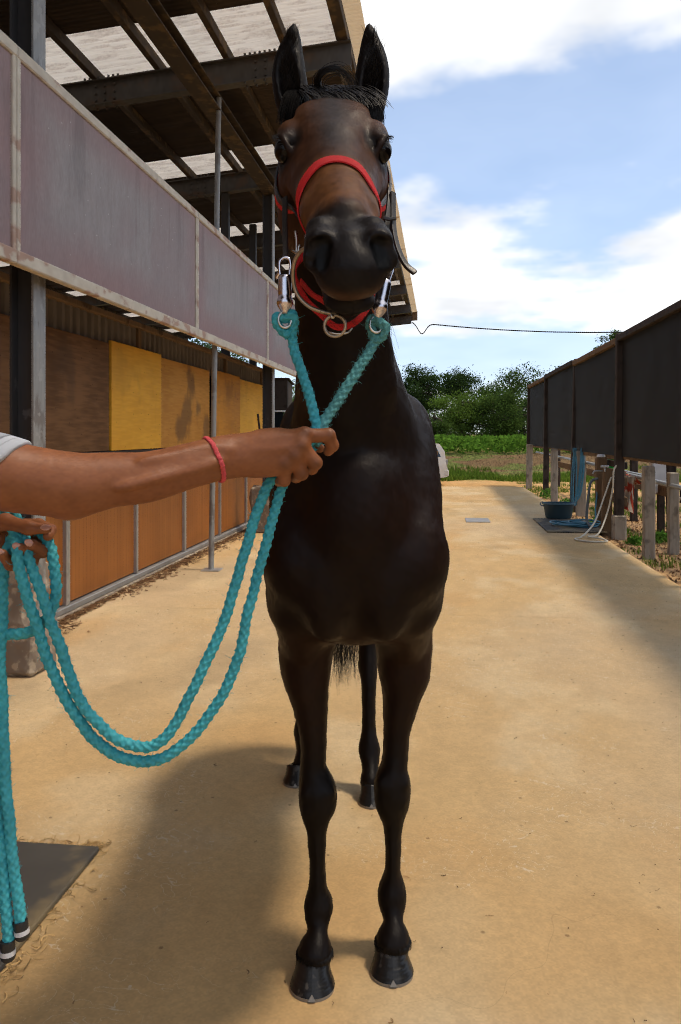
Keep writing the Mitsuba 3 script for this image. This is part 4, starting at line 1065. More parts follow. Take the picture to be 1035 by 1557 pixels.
a = inhead * sst(-.02, .08, t_ + .15 * (nz - .5)) * sst(.54, .46, t_ + .08 * (nz - .5))
mid = np.exp(-(s_ / .040) ** 2) * sst(.36, .24, t_)          # darker stripe of the forehead
side = sst(.035, .075, np.abs(s_)) * sst(.42, .25, t_)
face = brown * (1 - mid)[:, None] * .62 + np.array([.034, .025, .022]) * mid[:, None]
nose = sst(.30, .36, t_) * sst(-.115, -.06, h_) * sst(.56, .50, t_ + .06 * (nz - .5))
face = face + (tan - face) * nose[:, None] * (.30 + 1.5 * (meshkit.fbm(hv * 26, 3, 31) - .3))[:, None].clip(0, 1)
face = face + (np.array([.055, .021, .008]) - face) * (side * .5)[:, None]
face = face * (.50 + .66 * meshkit.fbm(hv * [34, 34, 22], 4, 9))[:, None]
eye_d = np.sqrt((t_ - .190) ** 2 + (h_ + .046) ** 2)
face = face + (black * 1.5 - face) * (sst(.055, .032, eye_d) * (np.abs(s_) > .06))[:, None]
face = face + (tan * .8 - face) * (np.exp(-((t_ - .125) / .03) ** 2 - ((h_ + .03) / .03) ** 2) * (np.abs(s_) > .05) * .55)[:, None]
col = col + (face - col) * a[:, None]
muz = inhead * sst(.495, .56, t_ + .10 * (nz - .5) + .10 * np.clip(-.06 - h_, 0, 1))
col = col + (np.array([.0095, .0072, .0068]) - col) * muz[:, None]
nos = np.minimum.reduce([np.linalg.norm(hv - hd(tt, hh_, sg * ss), axis=1) for sg in (-1, 1) for tt, hh_, ss in ((.604, -.032, .046), (.612, -.045, .050), (.618, -.056, .053))])
col = col + (np.array([.0012, .001, .001]) - col) * (sst(.0185, .013, nos))[:, None]  # nostril hollows blackened in the vertex colour, standing in for shade inside
lip = inhead * np.exp(-((t_ - .642) / .028) ** 2 - ((h_ + .108) / .014) ** 2)
col = col + (np.array([.085, .040, .019]) - col) * (lip * .7)[:, None]
near_ear = (hv[:, 2] > 2.215) & (hv[:, 1] > 1.70)
col[near_ear] = black * .9
col = np.clip(col * (.78 + .44 * meshkit.fbm(hv * [210, 210, 75], 2, 12))[:, None] * (.75 + .5 * nf)[:, None] * (.85 + .3 * nz)[:, None], .002, 1)
scene['m_coat'] = {'type': 'twosided', 'bsdf': {'type': 'bumpmap', 'arbitrary': tex(lambda p, n, uv: fbm(p.x * 260, p.y * 260, p.z * 70, 2) * .0004, 6e-4), 'scale': 1.0,
                   'bsdf': {'type': 'principled', 'base_color': {'type': 'mesh_attribute', 'name': 'vertex_color'}, 'roughness': tex(lambda p, n, uv: .34 + .26 * fbm(p.x * 90, p.y * 90, p.z * 22, 3) + .08 * fbm(p.x * 7, p.y * 7, p.z * 7, 2)), 'specular': .15}}}
horse = thing('horse', 'dark bay horse with raised head facing the camera on the concrete lane', 'horse')
put('horse__body', hm, 'm_coat', True, color=col)
mat('m_hair', (.0055, .0045, .0042), rough=.48, spec=.25)
mat('m_eye', (.004, .0028, .0025), rough=.10, spec=.20)
for s in (-1, 1):
    e = trimesh.creation.uv_sphere(1.0, count=[24, 32]); e.vertices = e.vertices[:, [0, 1, 2]] * [.0245, .0265, .0265]; R_ = np.eye(4); e.apply_translation(hd(.192, -.043, s * .0955))
    k = put('horse__eye', e, 'm_eye', True)
    up = LIDS[s][0]
    g = np.random.default_rng(80 + s); lash = []
    for i in range(26):
        c = up[3 + i % 15] + g.normal(size=3) * .001
        lash.append(sweep(spline([c, c + [s * .009, -.005, -.001], c + [s * .016, -.008, -.006 + g.normal() * .003]], 3), [.0007, .0006, .0005, .0004, .0004, .0003, .0002], 3, cap=False))
    put(k + '__eyelash', cat(lash), 'm_hair')


def strands(roots, ctrl, n, seed, spread, r=.0011, steps=4):
    """Hair: each strand from a root through jittered control offsets."""
    g = np.random.default_rng(seed); out = []
    for i in range(n):
        r0 = roots(g); P = [r0]; j = g.normal(size=3) * spread
        for q, c in enumerate(ctrl(r0, g)): P.append(r0 + c + j * (q + 1) / 2)
        s = spline(P, steps); out.append(sweep(s, np.linspace(r, r * .25, len(s)), 3, cap=False))
    return cat(out)


# forelock lying across the poll, with one loose curl
def fl_ctrl(r, g):
    k = g.random(); e = .015 + .05 * k
    return [hf * .018 + hn * .010 + hx * e * .35, hf * .040 + hn * .010 + hx * e * .7, hf * (.048 + .014 * k) + hn * .004 + hx * e, hf * (.056 + .022 * k) - hn * .002 + hx * e * 1.15]


def sd_ctrl(sg):
    def c(r, g):
        k = g.random(); return [hf * .035 + hn * .006 + hx * sg * .010, hf * (.07 + .01 * k) - hn * .014 + hx * sg * .018, hf * (.080 + .02 * k) - hn * .032 + hx * sg * .020]
    return c


fl = strands(lambda g: hd(-.03 + .045 * g.random(), .010, g.uniform(-.080, .055)), fl_ctrl, 560, 91, .0022, .0016)
cu = strands(lambda g: hd(.0, .015, -.03) + g.normal(size=3) * .004,
             lambda r, g: [np.array([.0, -.015, .018]), np.array([.018, -.025, .031]), np.array([.046, -.03, .030]), np.array([.066, -.024, .012]), np.array([.076, -.015, -.012])], 45, 92, .003, .0011)
sd = strands(lambda g: hd(-.02 + .02 * g.random(), .008, g.uniform(-.092, -.05)), sd_ctrl(-1), 170, 93, .003, .0015)
s2_ = strands(lambda g: hd(-.02 + .02 * g.random(), .008, g.uniform(.04, .088)), sd_ctrl(1), 190, 94, .003, .0015)
put('horse__forelock', cat([fl, cu, sd, s2_]), 'm_hair')
crest = spline([(-.012, 1.90, 2.25), (-.002, 2.02, 2.17), (.006, 2.18, 2.03), (.026, 2.36, 1.86), (.045, 2.52, 1.71)], 12)
mn = strands(lambda g: crest[g.integers(len(crest))] + g.normal(size=3) * [.012, .02, .008], lambda r, g: [np.array([.028, 0, .008]), np.array([.062, 0, -.035]), np.array([.080, -.005, -.095]), np.array([.090 + .012 * g.normal(), -.01, -.15 - .05 * g.random()])], 620, 95, .006, .0011)
put('horse__mane', mn, 'm_hair')
tl = strands(lambda g: np.array([.05, 3.85, 1.46 - .22 * g.random()]) + g.normal(size=3) * [.02, .012, .02], lambda r, g: [np.array([-.006, .05, -.2]), np.array([-.016, .04, -.55]), np.array([-.032, .02, .66 - r[2]]), np.array([-.034 + .012 * g.normal(), .0, .36 + .12 * g.random() - r[2]])], 520, 96, .022, .0016)
put('horse__tail', tl, 'm_hair')
# soft hair inside the ears
def earroot(g):
    E = EARS[(-1, 1)[g.integers(2)]]; i = g.integers(1, 4); k = g.random(); a = np.array(E[i]) * (1 - k) + np.array(E[i + 1]) * k
    return np.array([a[0] + a[3] * .55 * g.uniform(-1, 1), a[1] - .004, a[2]])
eh = strands(earroot, lambda r, g: [np.array([g.normal() * .003, -.012, .006]), np.array([g.normal() * .006, -.020, .020])], 900, 98, .003, .0008)
put('horse__ear_hair', eh, 'm_hair')
# whiskers
wk_ = strands(lambda g: hd(g.uniform(.55, .62), -.16 + g.normal() * .01, g.uniform(-.045, .045)), lambda r, g: [np.array([g.normal() * .006, -.012, -.010]), np.array([g.normal() * .012, -.022, -.026])], 50, 97, .003, .0004)
put('horse__whiskers', wk_, 'm_hair')


def hoofcol(p, n, uv):
    z = p.z * 260 + 2 * fbm(p.x * 30, p.y * 30, p.z * 10, 2)
    c = mix((.005, .0048, .005), (.014, .013, .0128), fbm(p.x * 20, p.y * 20, z, 3))
    return mix(c, (.085, .075, .065), smoothstep(.62, .74, fbm(p.x * 45, p.y * 45, p.z * 16, 3)) * .6)


mat('m_hoof', tex(hoofcol), rough=.30, spec=.35, bump=tex(lambda p, n, uv: fbm(p.x * 12, p.y * 12, p.z * 150, 2) * .0016, 6e-4))
mat('m_shoe', (.22, .20, .175), rough=.55, metallic=.4)


def hoof(x, y, w, h, l, tip=0.0):
    """x, y of the toe; w half width at the ground, l length."""
    n = 40; a = np.arange(n) * 2 * math.pi / n; rings = []
    for t in np.linspace(0, 1, 9):
        wz = w * (1 - .26 * t) * (1 + .04 * math.cos(t * 6)); ln = l * (1 - .26 * t) / 2
        if t > .88: wz *= 1.05; ln *= 1.04
        cy = y + l / 2 + .034 * t + (l / 2 - ln) * .3
        rr = np.stack([x + wz * np.sin(a) * (1 + .06 * np.cos(a)), cy - ln * np.cos(a), 0 * a + .009 + (h - .009) * t + (.020 * np.cos(a) - .014) * t], 1)
        rings.append(rr)
    rings.append(rings[-1] * [1, 1, 1] + (np.array([x, y + l / 2 + .04, h - .006]) - rings[-1]) * [.5, .5, .9])
    V = np.stack(rings, 0); V = np.concatenate([V, V[:, :1]], 1)
    k = put('horse__hoof', grid_mesh(V[:, ::-1]), 'm_hoof', True)
    o = np.stack([x + (w + .001) * np.sin(a) * (1 + .06 * np.cos(a)), y + l / 2 - (l / 2 + .001) * np.cos(a)], 1); c0 = o.mean(0)
    i_ = c0 + (o - c0) * .70
    cs = [np.column_stack([q, 0 * a + z]) for q, z in ((o, .0005), (o, .0085), (i_, .0085), (i_, .0005), (o, .0005))]
    V = np.stack(cs, 0); V = np.concatenate([V, V[:, :1]], 1)
    put(k + '__shoe', grid_mesh(V), 'm_shoe', 35)
    cl = trimesh.creation.extrude_polygon(Polygon([(-.010, 0), (.010, 0), (.002, .013), (0, .015), (-.002, .013)]), .006, engine='earcut')
    cl.apply_transform(trimesh.transformations.rotation_matrix(math.pi / 2 - .42, (1, 0, 0))); cl.apply_translation((x, y + .000, .004)); put(k + '__toe_clip', cl, 'm_shoe')


def coronet_hair(x, y, z, w, d, seed):
    g_ = np.random.default_rng(seed); out = []
    for i in range(260):
        a = g_.random() * 2 * math.pi; c = np.array([x + w * math.sin(a), y - d * math.cos(a), z - .010 * (1 - math.cos(a)) / 2 + g_.normal() * .0015]); o = np.array([math.sin(a), -math.cos(a), 0])
        l = .016 * g_.uniform(.6, 1.3) * (1.6 if abs(a - math.pi) < .8 else 1)
        out.append(sweep(np.array([c, c + o * .005 - [0, 0, l * .5], c + o * .0065 - [0, 0, l]]), [.0011, .0009, .0004], 3, cap=False))
    return cat(out)


put('horse__coronet_hair', coronet_hair(-.071, 2.281, .083, .0455, .053, 1), 'm_hair'); put('horse__coronet_hair', coronet_hair(.148, 2.337, .079, .0465, .053, 2), 'm_hair')
hoof(-.076, 2.18, .0585, .075, .132); hoof(.143, 2.238, .058, .072, .132)
hoof(.124, 3.305, .050, .072, .122); hoof(-.192, 3.500, .053, .072, .122)

# ------------------------------------------------------------------ halter, bit, headstall on the horse
from scipy.spatial import cKDTree
_hs = hv[(hv[:, 2] > 1.55) & (hv[:, 1] < 2.1)]
_hn = trimesh.Trimesh(hv, hm.faces, process=False).vertex_normals[(hv[:, 2] > 1.55) & (hv[:, 1] < 2.1)]
_kd = cKDTree(_hs)


def on_head(P, off=.003):
    P = np.asarray(P, float); d, i = _kd.query(P, k=6)
    n = _hn[i].mean(1); n /= np.linalg.norm(n, axis=1, keepdims=True)
    return _hs[i].mean(1) + n * off, n


def strap(P, N, w, th=.003):
    P = np.asarray(P, float); N = np.asarray(N, float); t = np.gradient(P, axis=0); t /= np.linalg.norm(t, axis=1, keepdims=True)
    s = np.cross(t, N); s /= np.linalg.norm(s, axis=1, keepdims=True); N = np.cross(s, t)
    sec = [(-1, -.3), (-.9, .5), (-.4, .62), (0, .56), (.4, .62), (.9, .5), (1, -.3), (.9, -.5), (-.9, -.5)]
    V = np.stack([P + s * a * w / 2 + N * b * th for a, b in sec + sec[:1]], 1)
    m = grid_mesh(V[:, ::-1]); caps = []
    for e, q in ((V[0], 1), (V[-1], -1)):
        c = e.mean(0); k = len(sec); caps.append(trimesh.Trimesh(np.vstack([e[:-1], c]), [[i, (i + 1) % k, k][::q] for i in range(k)], process=False))
    return cat([m] + caps)


def smoothed(P, it=3):
    P = P.copy()
    for _ in range(it): P[1:-1] = .25 * P[:-2] + .5 * P[1:-1] + .25 * P[2:]
    return P


def webbing(p, n, uv):
    w = dr.sin(p.x * 1500 + p.y * 300) * dr.sin(p.z * 1700 + p.y * 900)
    return mix((.50, .012, .016), (.62, .028, .026), .5 + .5 * w) * (.85 + .3 * fbm(p.x * 60, p.y * 60, p.z * 60, 3))


mat('m_redweb', tex(webbing), rough=.6, spec=.3, sheen=.3, bump=tex(lambda p, n, uv: dr.sin(p.x * 1900 + p.z * 600) * .0004 + dr.sin(p.z * 1900 + p.y * 800) * .0004, 3e-4))
mat('m_leather', tex(lambda p, n, uv: mix((.010, .009, .0085), (.026, .021, .018), fbm(p.x * 50, p.y * 50, p.z * 30, 3))), rough=.42, spec=.5)
scene['m_chrome'] = {'type': 'roughconductor', 'material': 'Cr', 'alpha': .09}
scene['m_nickel'] = {'type': 'principled', 'base_color': {'type': 'rgb', 'value': [.62, .58, .52]}, 'metallic': 1.0, 'roughness': .22}
scene['m_brass'] = {'type': 'twosided', 'bsdf': {'type': 'principled', 'base_color': tex(lambda p, n, uv: mix((.34, .27, .19), (.48, .40, .30), fbm(p.x * 60, p.y * 60, p.z * 60, 3))), 'metallic': .85, 'roughness': .42}}

hk = thing('halter', 'bright red webbing halter on the horse head', 'halter')
raw = []
for a in np.linspace(-1, 1, 61):
    ph = a * math.radians(118); raw.append(hd(.352 + .075 * abs(a) ** 1.5, -.075 + .10 * math.cos(ph), .10 * math.sin(ph)))
P, N = on_head(raw, .004); P = smoothed(P, 6); N = smoothed(N, 6)
put(hk + '__noseband', strap(P, N, .025, .0032), 'm_redweb', 14)
ends = [P[0], P[-1]]
for s, e in zip((-1, 1), ends):
    raw = spline([e + np.array([0, .012, 0]), hd(.31, -.125, s * .09), hd(.22, -.135, s * .115), hd(.12, -.13, s * .115), hd(.03, -.10, s * .105), hd(-.03, -.03, s * .09)], 8)
    P, N = on_head(raw, .004); P = smoothed(P, 5); N = smoothed(N, 5)
    put(hk + '__cheek_strap', strap(P, N, .019), 'm_redweb', 35)
    put(hk + '__ring', ring(e + np.array([s * .004, .004, -.010]), (1, 0, .0), .017, .0028, 28, 8), 'm_nickel', True)
L0, R0 = ends
P = spline([L0 + [0, .01, -.02], (-0.0876, 1.54, 1.804), (-0.068, 1.54, 1.755), (-0.0335, 1.53, 1.719), (-0.0067, 1.53, 1.698), (0.0274, 1.53, 1.707), (0.0545, 1.54, 1.743), (0.0771, 1.55, 1.796), R0 + [0, .01, -.02]], 8)
N = np.stack([(P[:, 0] - .01) * 6, 0 * P[:, 0] - .9, -.4 + 0 * P[:, 0]], 1); N /= np.linalg.norm(N, axis=1, keepdims=True)
put(hk + '__chin_strap', strap(P, N, .013), 'm_redweb', 35)
P = spline([(-0.0756, 1.57, 1.79), (-0.0531, 1.535, 1.76), (-0.0281, 1.505, 1.741), (0.003, 1.5, 1.722), (0.0369, 1.52, 1.73)], 8)
N = np.tile(np.array([-.1, -.75, -.6]), (len(P), 1)); put(hk + '__jaw_strap', strap(P, N, .014), 'm_redweb', 35)
put(hk + '__buckle', cat([sweep(spline([(-0.0856, 1.57, 1.885), (-0.0828, 1.565, 1.863), (-0.0838, 1.56, 1.84)], 4), .0028, 8), sweep(spline([(-0.0925, 1.56, 1.847), (-0.0808, 1.55, 1.84), (-0.0771, 1.55, 1.855)], 4), .0025, 8)]), 'm_nickel', True)

bk = thing('ring_bit', 'dull brass ring-shaped leading bit curving around the chin of the horse', 'bit')
arc = spline([(-0.0584, 1.425, 1.822), (-0.0716, 1.44, 1.816), (-0.0816, 1.455, 1.801), (-0.0842, 1.47, 1.775), (-0.0769, 1.475, 1.749), (-0.0581, 1.475, 1.729), (-0.0346, 1.475, 1.719), (-0.0111, 1.475, 1.715), (0.0267, 1.49, 1.72), (0.0626, 1.5, 1.736), (0.0841, 1.5, 1.765), (0.0913, 1.5, 1.796), (0.0817, 1.5, 1.82)], 8)
put(bk + '__arc', sweep(arc, .0037, 12), 'm_brass', True)
put(bk + '__drop_ring', ring((-0.01, 1.475, 1.693), (.08, 1, .1), .0188, .0030, 36, 10), 'm_brass', True)
put(bk + '__cross_ring', cat([sweep(spline([(-0.0206, 1.478, 1.682), (-0.0064, 1.474, 1.679), (0.0112, 1.478, 1.681), (0.0207, 1.485, 1.69)], 5), .0022, 8), sweep(spline([(-0.017, 1.475, 1.716), (-0.0146, 1.472, 1.708), (-0.0123, 1.475, 1.714)], 4), .004, 8)]), 'm_nickel', True)

lk = thing('headstall', 'thin dark leather headstall holding the bit, its loose strap end sticking out beside the mouth', 'bridle')
for s in (-1, 1):
    raw = spline([hd(.46, -.115, s * .085), hd(.36, -.12, s * .095), hd(.24, -.12, s * .125), hd(.12, -.11, s * .125), hd(.03, -.06, s * .105), hd(-.03, .0, s * .08)], 8)
    P, N = on_head(raw, .006); P = smoothed(P, 6); N = smoothed(N, 6)
    put(lk + '__cheekpiece', strap(P, N, .015, .004), 'm_leather', 35)
P = spline([(0.0986, 1.62, 1.974), (0.0961, 1.6, 1.943), (0.0914, 1.585, 1.912), (0.0908, 1.575, 1.888), (0.0937, 1.56, 1.857)], 6); N = np.tile(np.array([.45, -.88, 0.1]), (len(P), 1))
put(lk + '__buckled_strap', strap(P, N, .0165, .005), 'm_leather', 35)
P = spline([(0.1018, 1.61, 1.97), (0.1006, 1.59, 1.917), (0.1018, 1.57, 1.881), (0.1091, 1.55, 1.843), (0.1219, 1.54, 1.815), (0.1386, 1.535, 1.799)], 6); N = np.tile(np.array([.6, -.75, .15]), (len(P), 1))
put(lk + '__loose_end', strap(P, N, .0125, .006), 'm_leather', 35)
put(lk + '__keeper', strap(np.array([(0.0819, 1.572, 1.911), (0.0931, 1.57, 1.908), (0.1048, 1.578, 1.912)]), np.tile([0.1, -1.0, 0], (3, 1)), .007, .005), 'm_leather', 35)
P = spline([(-0.1116, 1.66, 1.975), (-0.1089, 1.62, 1.912), (-0.1043, 1.57, 1.856), (-0.101, 1.52, 1.82)], 6); N = np.tile(np.array([-.5, -.85, .1]), (len(P), 1))
put(lk + '__bit_strap', strap(P, N, .012, .004), 'm_leather', 35)

# ------------------------------------------------------------------ lead ropes
def arclen(P, step):
    d = np.r_[0, np.cumsum(np.linalg.norm(np.diff(P, axis=0), axis=1))]; n = max(4, int(d[-1] / step)); s = np.linspace(0, d[-1], n)
    return np.stack([np.interp(s, d, P[:, i]) for i in range(3)], 1), s


def braid(P, r, fuzz=0.0, seed=0):
    P, s = arclen(spline(P, 14), .00165); n = 28
    P = P + (np.stack([meshkit.fbm(np.stack([s * 16, 0 * s + 7 * i, 0 * s], -1), 3, seed) for i in range(3)], 1) - .5) * .006; th = np.arange(n) * 2 * math.pi / n
    a = np.cos(4 * th[None] + .25 * np.sin(s * 11)[:, None]) * np.cos(s[:, None] * 2 * math.pi / .0150)
    bump = np.sign(a) * np.abs(a) ** .55
    R = r * (.90 + .16 * bump) * (1 + .05 * (meshkit.noise(np.stack([s * 40, 0 * s, 0 * s], -1), seed)[:, None] - .5))
    m = sweep(P, R, n); out = [m]
    if fuzz > 0:
        g = np.random.default_rng(seed); t, aa, bb = frames(P)
        for i in range(int(len(P) * fuzz)):
            k = g.integers(len(P)); q = g.random() * 6.283; d = math.cos(q) * aa[k] + math.sin(q) * bb[k]; c = P[k] + d * r * .95
            out.append(sweep(np.array([c, c + (d * .6 + g.normal(size=3) * .5) * .003, c + (d * .5 + g.normal(size=3) * .7) * .006]), [.0005, .0004, .0002], 3, cap=False))
    return cat(out)


def ropecol(p, n, uv):
    return mix((.022, .24, .285), (.058, .40, .445), fbm(p.x * 130, p.y * 130, p.z * 130, 2)) * (.80 + .4 * fbm(p.x * 14, p.y * 14, p.z * 14, 3))


mat('m_rope', tex(ropecol), rough=.55, spec=.4, sheen=.4, bump=tex(lambda p, n, uv: noise(p.x * 900, p.y * 900, p.z * 900) * .0006, 4e-4))
mat('m_rope_worn', tex(lambda p, n, uv: mix((.055, .200, .205), (.11, .32, .32), fbm(p.x * 150, p.y * 150, p.z * 150, 3)) * (.75 + .5 * fbm(p.x * 20, p.y * 20, p.z * 20, 3))), rough=.75, spec=.2, sheen=.4, bump=tex(lambda p, n, uv: noise(p.x * 700, p.y * 700, p.z * 700) * .001, 4e-4))
mat('m_tape', (.016, .016, .017), rough=.4); mat('m_tape_white', (.50, .50, .51), rough=.45)
RA = [(-0.0907, 1.49, 1.675), (-0.1036, 1.488, 1.687), (-0.1141, 1.486, 1.703), (-0.1105, 1.486, 1.712), (-0.0987, 1.486, 1.708), (-0.0857, 1.486, 1.716), (-0.0835, 1.488, 1.704), (-0.0872, 1.492, 1.684), (-0.0835, 1.488, 1.656), (-0.071, 1.475, 1.617), (-0.0574, 1.458, 1.57), (-0.044, 1.435, 1.523), (-0.0414, 1.425, 1.508), (-0.0523, 1.415, 1.484), (-0.0803, 1.412, 1.448), (-0.1106, 1.412, 1.425)]
RA2 = [(-0.1239, 1.41, 1.411), (-0.1465, 1.4, 1.35), (-0.1642, 1.39, 1.29), (-0.1809, 1.382, 1.231), (-0.1985, 1.375, 1.177), (-0.2204, 1.368, 1.127), (-0.2451, 1.36, 1.073), (-0.275, 1.353, 1.02), (-0.2997, 1.348, 0.996), (-0.3234, 1.344, 0.9921), (-0.3592, 1.338, 1.006), (-0.3897, 1.333, 1.033), (-0.4178, 1.328, 1.075), (-0.4384, 1.323, 1.126), (-0.4535, 1.318, 1.18), (-0.4709, 1.314, 1.233), (-0.489, 1.312, 1.283), (-0.501, 1.316, 1.312), (-0.5095, 1.33, 1.331), (-0.5131, 1.345, 1.346), (-0.5018, 1.355, 1.345), (-0.4835, 1.352, 1.333), (-0.4692, 1.345, 1.31), (-0.4621, 1.34, 1.276), (-0.4615, 1.335, 1.24), (-0.4731, 1.335, 1.205), (-0.5005, 1.34, 1.18), (-0.5387, 1.345, 1.175), (-0.5794, 1.35, 1.183), (-0.603, 1.35, 1.237), (-0.5987, 1.35, 1.307), (-0.5794, 1.35, 1.354), (-0.5515, 1.35, 1.371), (-0.53, 1.35, 1.366), (-0.528, 1.345, 1.344), (-0.5409, 1.345, 1.31), (-0.5484, 1.345, 1.265), (-0.5495, 1.34, 1.18), (-0.5475, 1.335, 1.075), (-0.5412, 1.33, 0.971), (-0.5307, 1.325, 0.8675), (-0.5182, 1.32, 0.7754), (-0.5097, 1.317, 0.7194)]
RB = [(0.0638, 1.5, 1.667), (0.0579, 1.5, 1.685), (0.053, 1.498, 1.703), (0.0613, 1.496, 1.707), (0.0744, 1.496, 1.698), (0.0816, 1.498, 1.692), (0.0747, 1.502, 1.677), (0.0603, 1.502, 1.665), (0.0482, 1.495, 1.641), (0.0265, 1.48, 1.608), (-0.0017, 1.462, 1.565), (-0.0269, 1.44, 1.525), (-0.0347, 1.43, 1.505), (-0.0459, 1.425, 1.481), (-0.0719, 1.424, 1.444), (-0.0957, 1.424, 1.422)]
RB2 = [(-0.1012, 1.422, 1.407), (-0.1251, 1.41, 1.326), (-0.1431, 1.4, 1.255), (-0.1567, 1.392, 1.19), (-0.1724, 1.385, 1.125), (-0.1966, 1.377, 1.069), (-0.2272, 1.37, 1.02), (-0.2628, 1.362, 0.9842), (-0.2991, 1.355, 0.9664), (-0.333, 1.348, 0.967), (-0.3707, 1.341, 0.9826), (-0.407, 1.334, 1.018), (-0.4365, 1.327, 1.067), (-0.4584, 1.32, 1.12), (-0.4758, 1.313, 1.176), (-0.493, 1.306, 1.24), (-0.505, 1.302, 1.285), (-0.5113, 1.305, 1.311), (-0.519, 1.322, 1.332), (-0.5346, 1.34, 1.351), (-0.5491, 1.36, 1.366), (-0.5706, 1.37, 1.363), (-0.5867, 1.372, 1.325), (-0.5902, 1.365, 1.239), (-0.5794, 1.355, 1.133), (-0.5687, 1.345, 1.029), (-0.557, 1.335, 0.9265), (-0.5444, 1.325, 0.8359), (-0.533, 1.315, 0.7468), (-0.5279, 1.31, 0.6923)]


def snap(key, A, B):
    """Trigger snap from its hook end A to its swivel end B."""
    A, B = np.asarray(A, float), np.asarray(B, float); t = B - A; L = np.linalg.norm(t); t /= L
    x = np.array([1.0, 0, 0]); x -= t * np.dot(x, t); x /= np.linalg.norm(x); y = np.cross(t, x)
    def W(a, b, c=0.0): return A + t * a * L + x * b + y * c
    def rod(ts, off, rs, ell=1.0): return sweep(np.array([W(a, off) for a in ts]), rs, 16)
    ts = np.linspace(.30, .98, 22); prof = np.interp(ts, [.30, .36, .62, .68, .74, .80, .86, .90, .95, .98], [.0095, .0125, .0125, .0118, .0145, .0150, .0125, .0095, .0065, .006])
    k = put(key, sweep(np.array([W(a, 0) for a in ts]), prof, 20), 'm_chrome', True)
    put(k + '__slot', sweep(np.array([W(a, -.001, -.0095) for a in np.linspace(.36, .60, 4)]), [.003, .0036, .0036, .003], 10), 'm_leather', True)
    put(k + '__hook', sweep(spline([W(.34, -.008), W(.18, -.0098), W(.06, -.0085), W(.0, -.001), W(.03, .008), W(.14, .0105), W(.22, .0095)], 6), .0030, 10), 'm_chrome', True)
    put(k + '__bolt', cat([sweep(np.array([W(.22, .0090), W(.36, .0085)]), .0026, 10), sweep(np.array([W(.27, -.010), W(.33, -.014, -.004), W(.37, -.013, -.004)]), [.004, .0045, .003], 10)]), 'm_chrome', 40)
    put(k + '__swivel_ring', ring(W(1.08, 0), y + .25 * x, .0115, .0022, 28, 8, 1.25), 'm_nickel', True)


def rope_end(key, P, Q):
    P, Q = np.asarray(P, float), np.asarray(Q, float)
    r = .0112; t = np.linspace(0, 1, 9); C = P + (Q - P) * t[:, None]
    put(key, sweep(C, [r, r * 1.02, r * 1.02, r, r, r * 1.02, r * 1.02, r, r * .75], 16), 'm_tape', 40)
    C = P + (Q - P) * np.linspace(.46, .70, 4)[:, None]
    put(key + '__band', sweep(C, r * 1.06, 16), 'm_tape_white', 40)


ra = thing('lead_rope', 'teal braided lead rope clipped on the left of the bit, with its shorter taped end', 'rope', 'teal lead ropes held by the handler')
put('lead_rope__cord', braid(RA + RA2, .0092, .35, 3), 'm_rope', True)
rb = thing('lead_rope', 'frayed teal lead rope clipped on the right of the bit, its taped end hanging lowest', 'rope', 'teal lead ropes held by the handler')
put('lead_rope_001__worn_cord', braid(RB[:14], .0098, 1.6, 5), 'm_rope_worn', True)
put('lead_rope_001__cord', braid(RB[13:] + RB2, .0092, .35, 4), 'm_rope', True)
snap('lead_rope__snap', (-0.0998, 1.485, 1.817), (-0.0995, 1.48, 1.713))
snap('lead_rope_001__snap', (0.0877, 1.5, 1.813), (0.0659, 1.492, 1.706))
rope_end('lead_rope__taped_end', (-0.5102, 1.317, 0.7247), (-0.5057, 1.316, 0.696))
rope_end('lead_rope_001__taped_end', (-0.5279, 1.31, 0.6975), (-0.5263, 1.31, 0.6663))

# ------------------------------------------------------------------ the handler
pk = thing('person', 'handler in grey short-sleeved shirt at the left edge reaching out to hold the lead ropes', 'person')
zup = (0, 0, 1)
F = Field(graded((-1.02, -.64, .013), (-.64, .03, .0025)), graded((1.0, 1.19, .011), (1.19, 1.50, .0027), (1.50, 1.80, .011)), graded((0, 1.18, .017), (1.18, 1.56, .0026), (1.56, 1.84, .007)))
# right arm
SH = (-.72, 1.17, 1.44)
F.chain([(*SH, .06, .06), (-0.5582, 1.215, 1.448, .054, .052), (-0.4798, 1.25, 1.432, .0505, .048), (-0.4097, 1.27, 1.422, .0480, .044), (-0.3618, 1.29, 1.428, .0415, .042), (-0.3048, 1.31, 1.432, .0385, .039), (-0.2469, 1.335, 1.448, .0350, .034), (-0.2043, 1.355, 1.459, .0345, .028), (-0.1755, 1.366, 1.464, .0335, .0245)], .006, side=zup, n=4)
F.ball((-0.4174, 1.275, 1.395), .024, .02)
F.chain([(-0.1755, 1.366, 1.464, .0335, .0245), (-0.1372, 1.374, 1.467, .0360, .0225), (-0.1017, 1.382, 1.471, .0365, .019)], .008, side=zup, n=3)


def finger(pts, k=.008):
    for (a, b) in zip(pts[:-1], pts[1:]): F.bone(a[:3], b[:3], a[3], b[3], k)


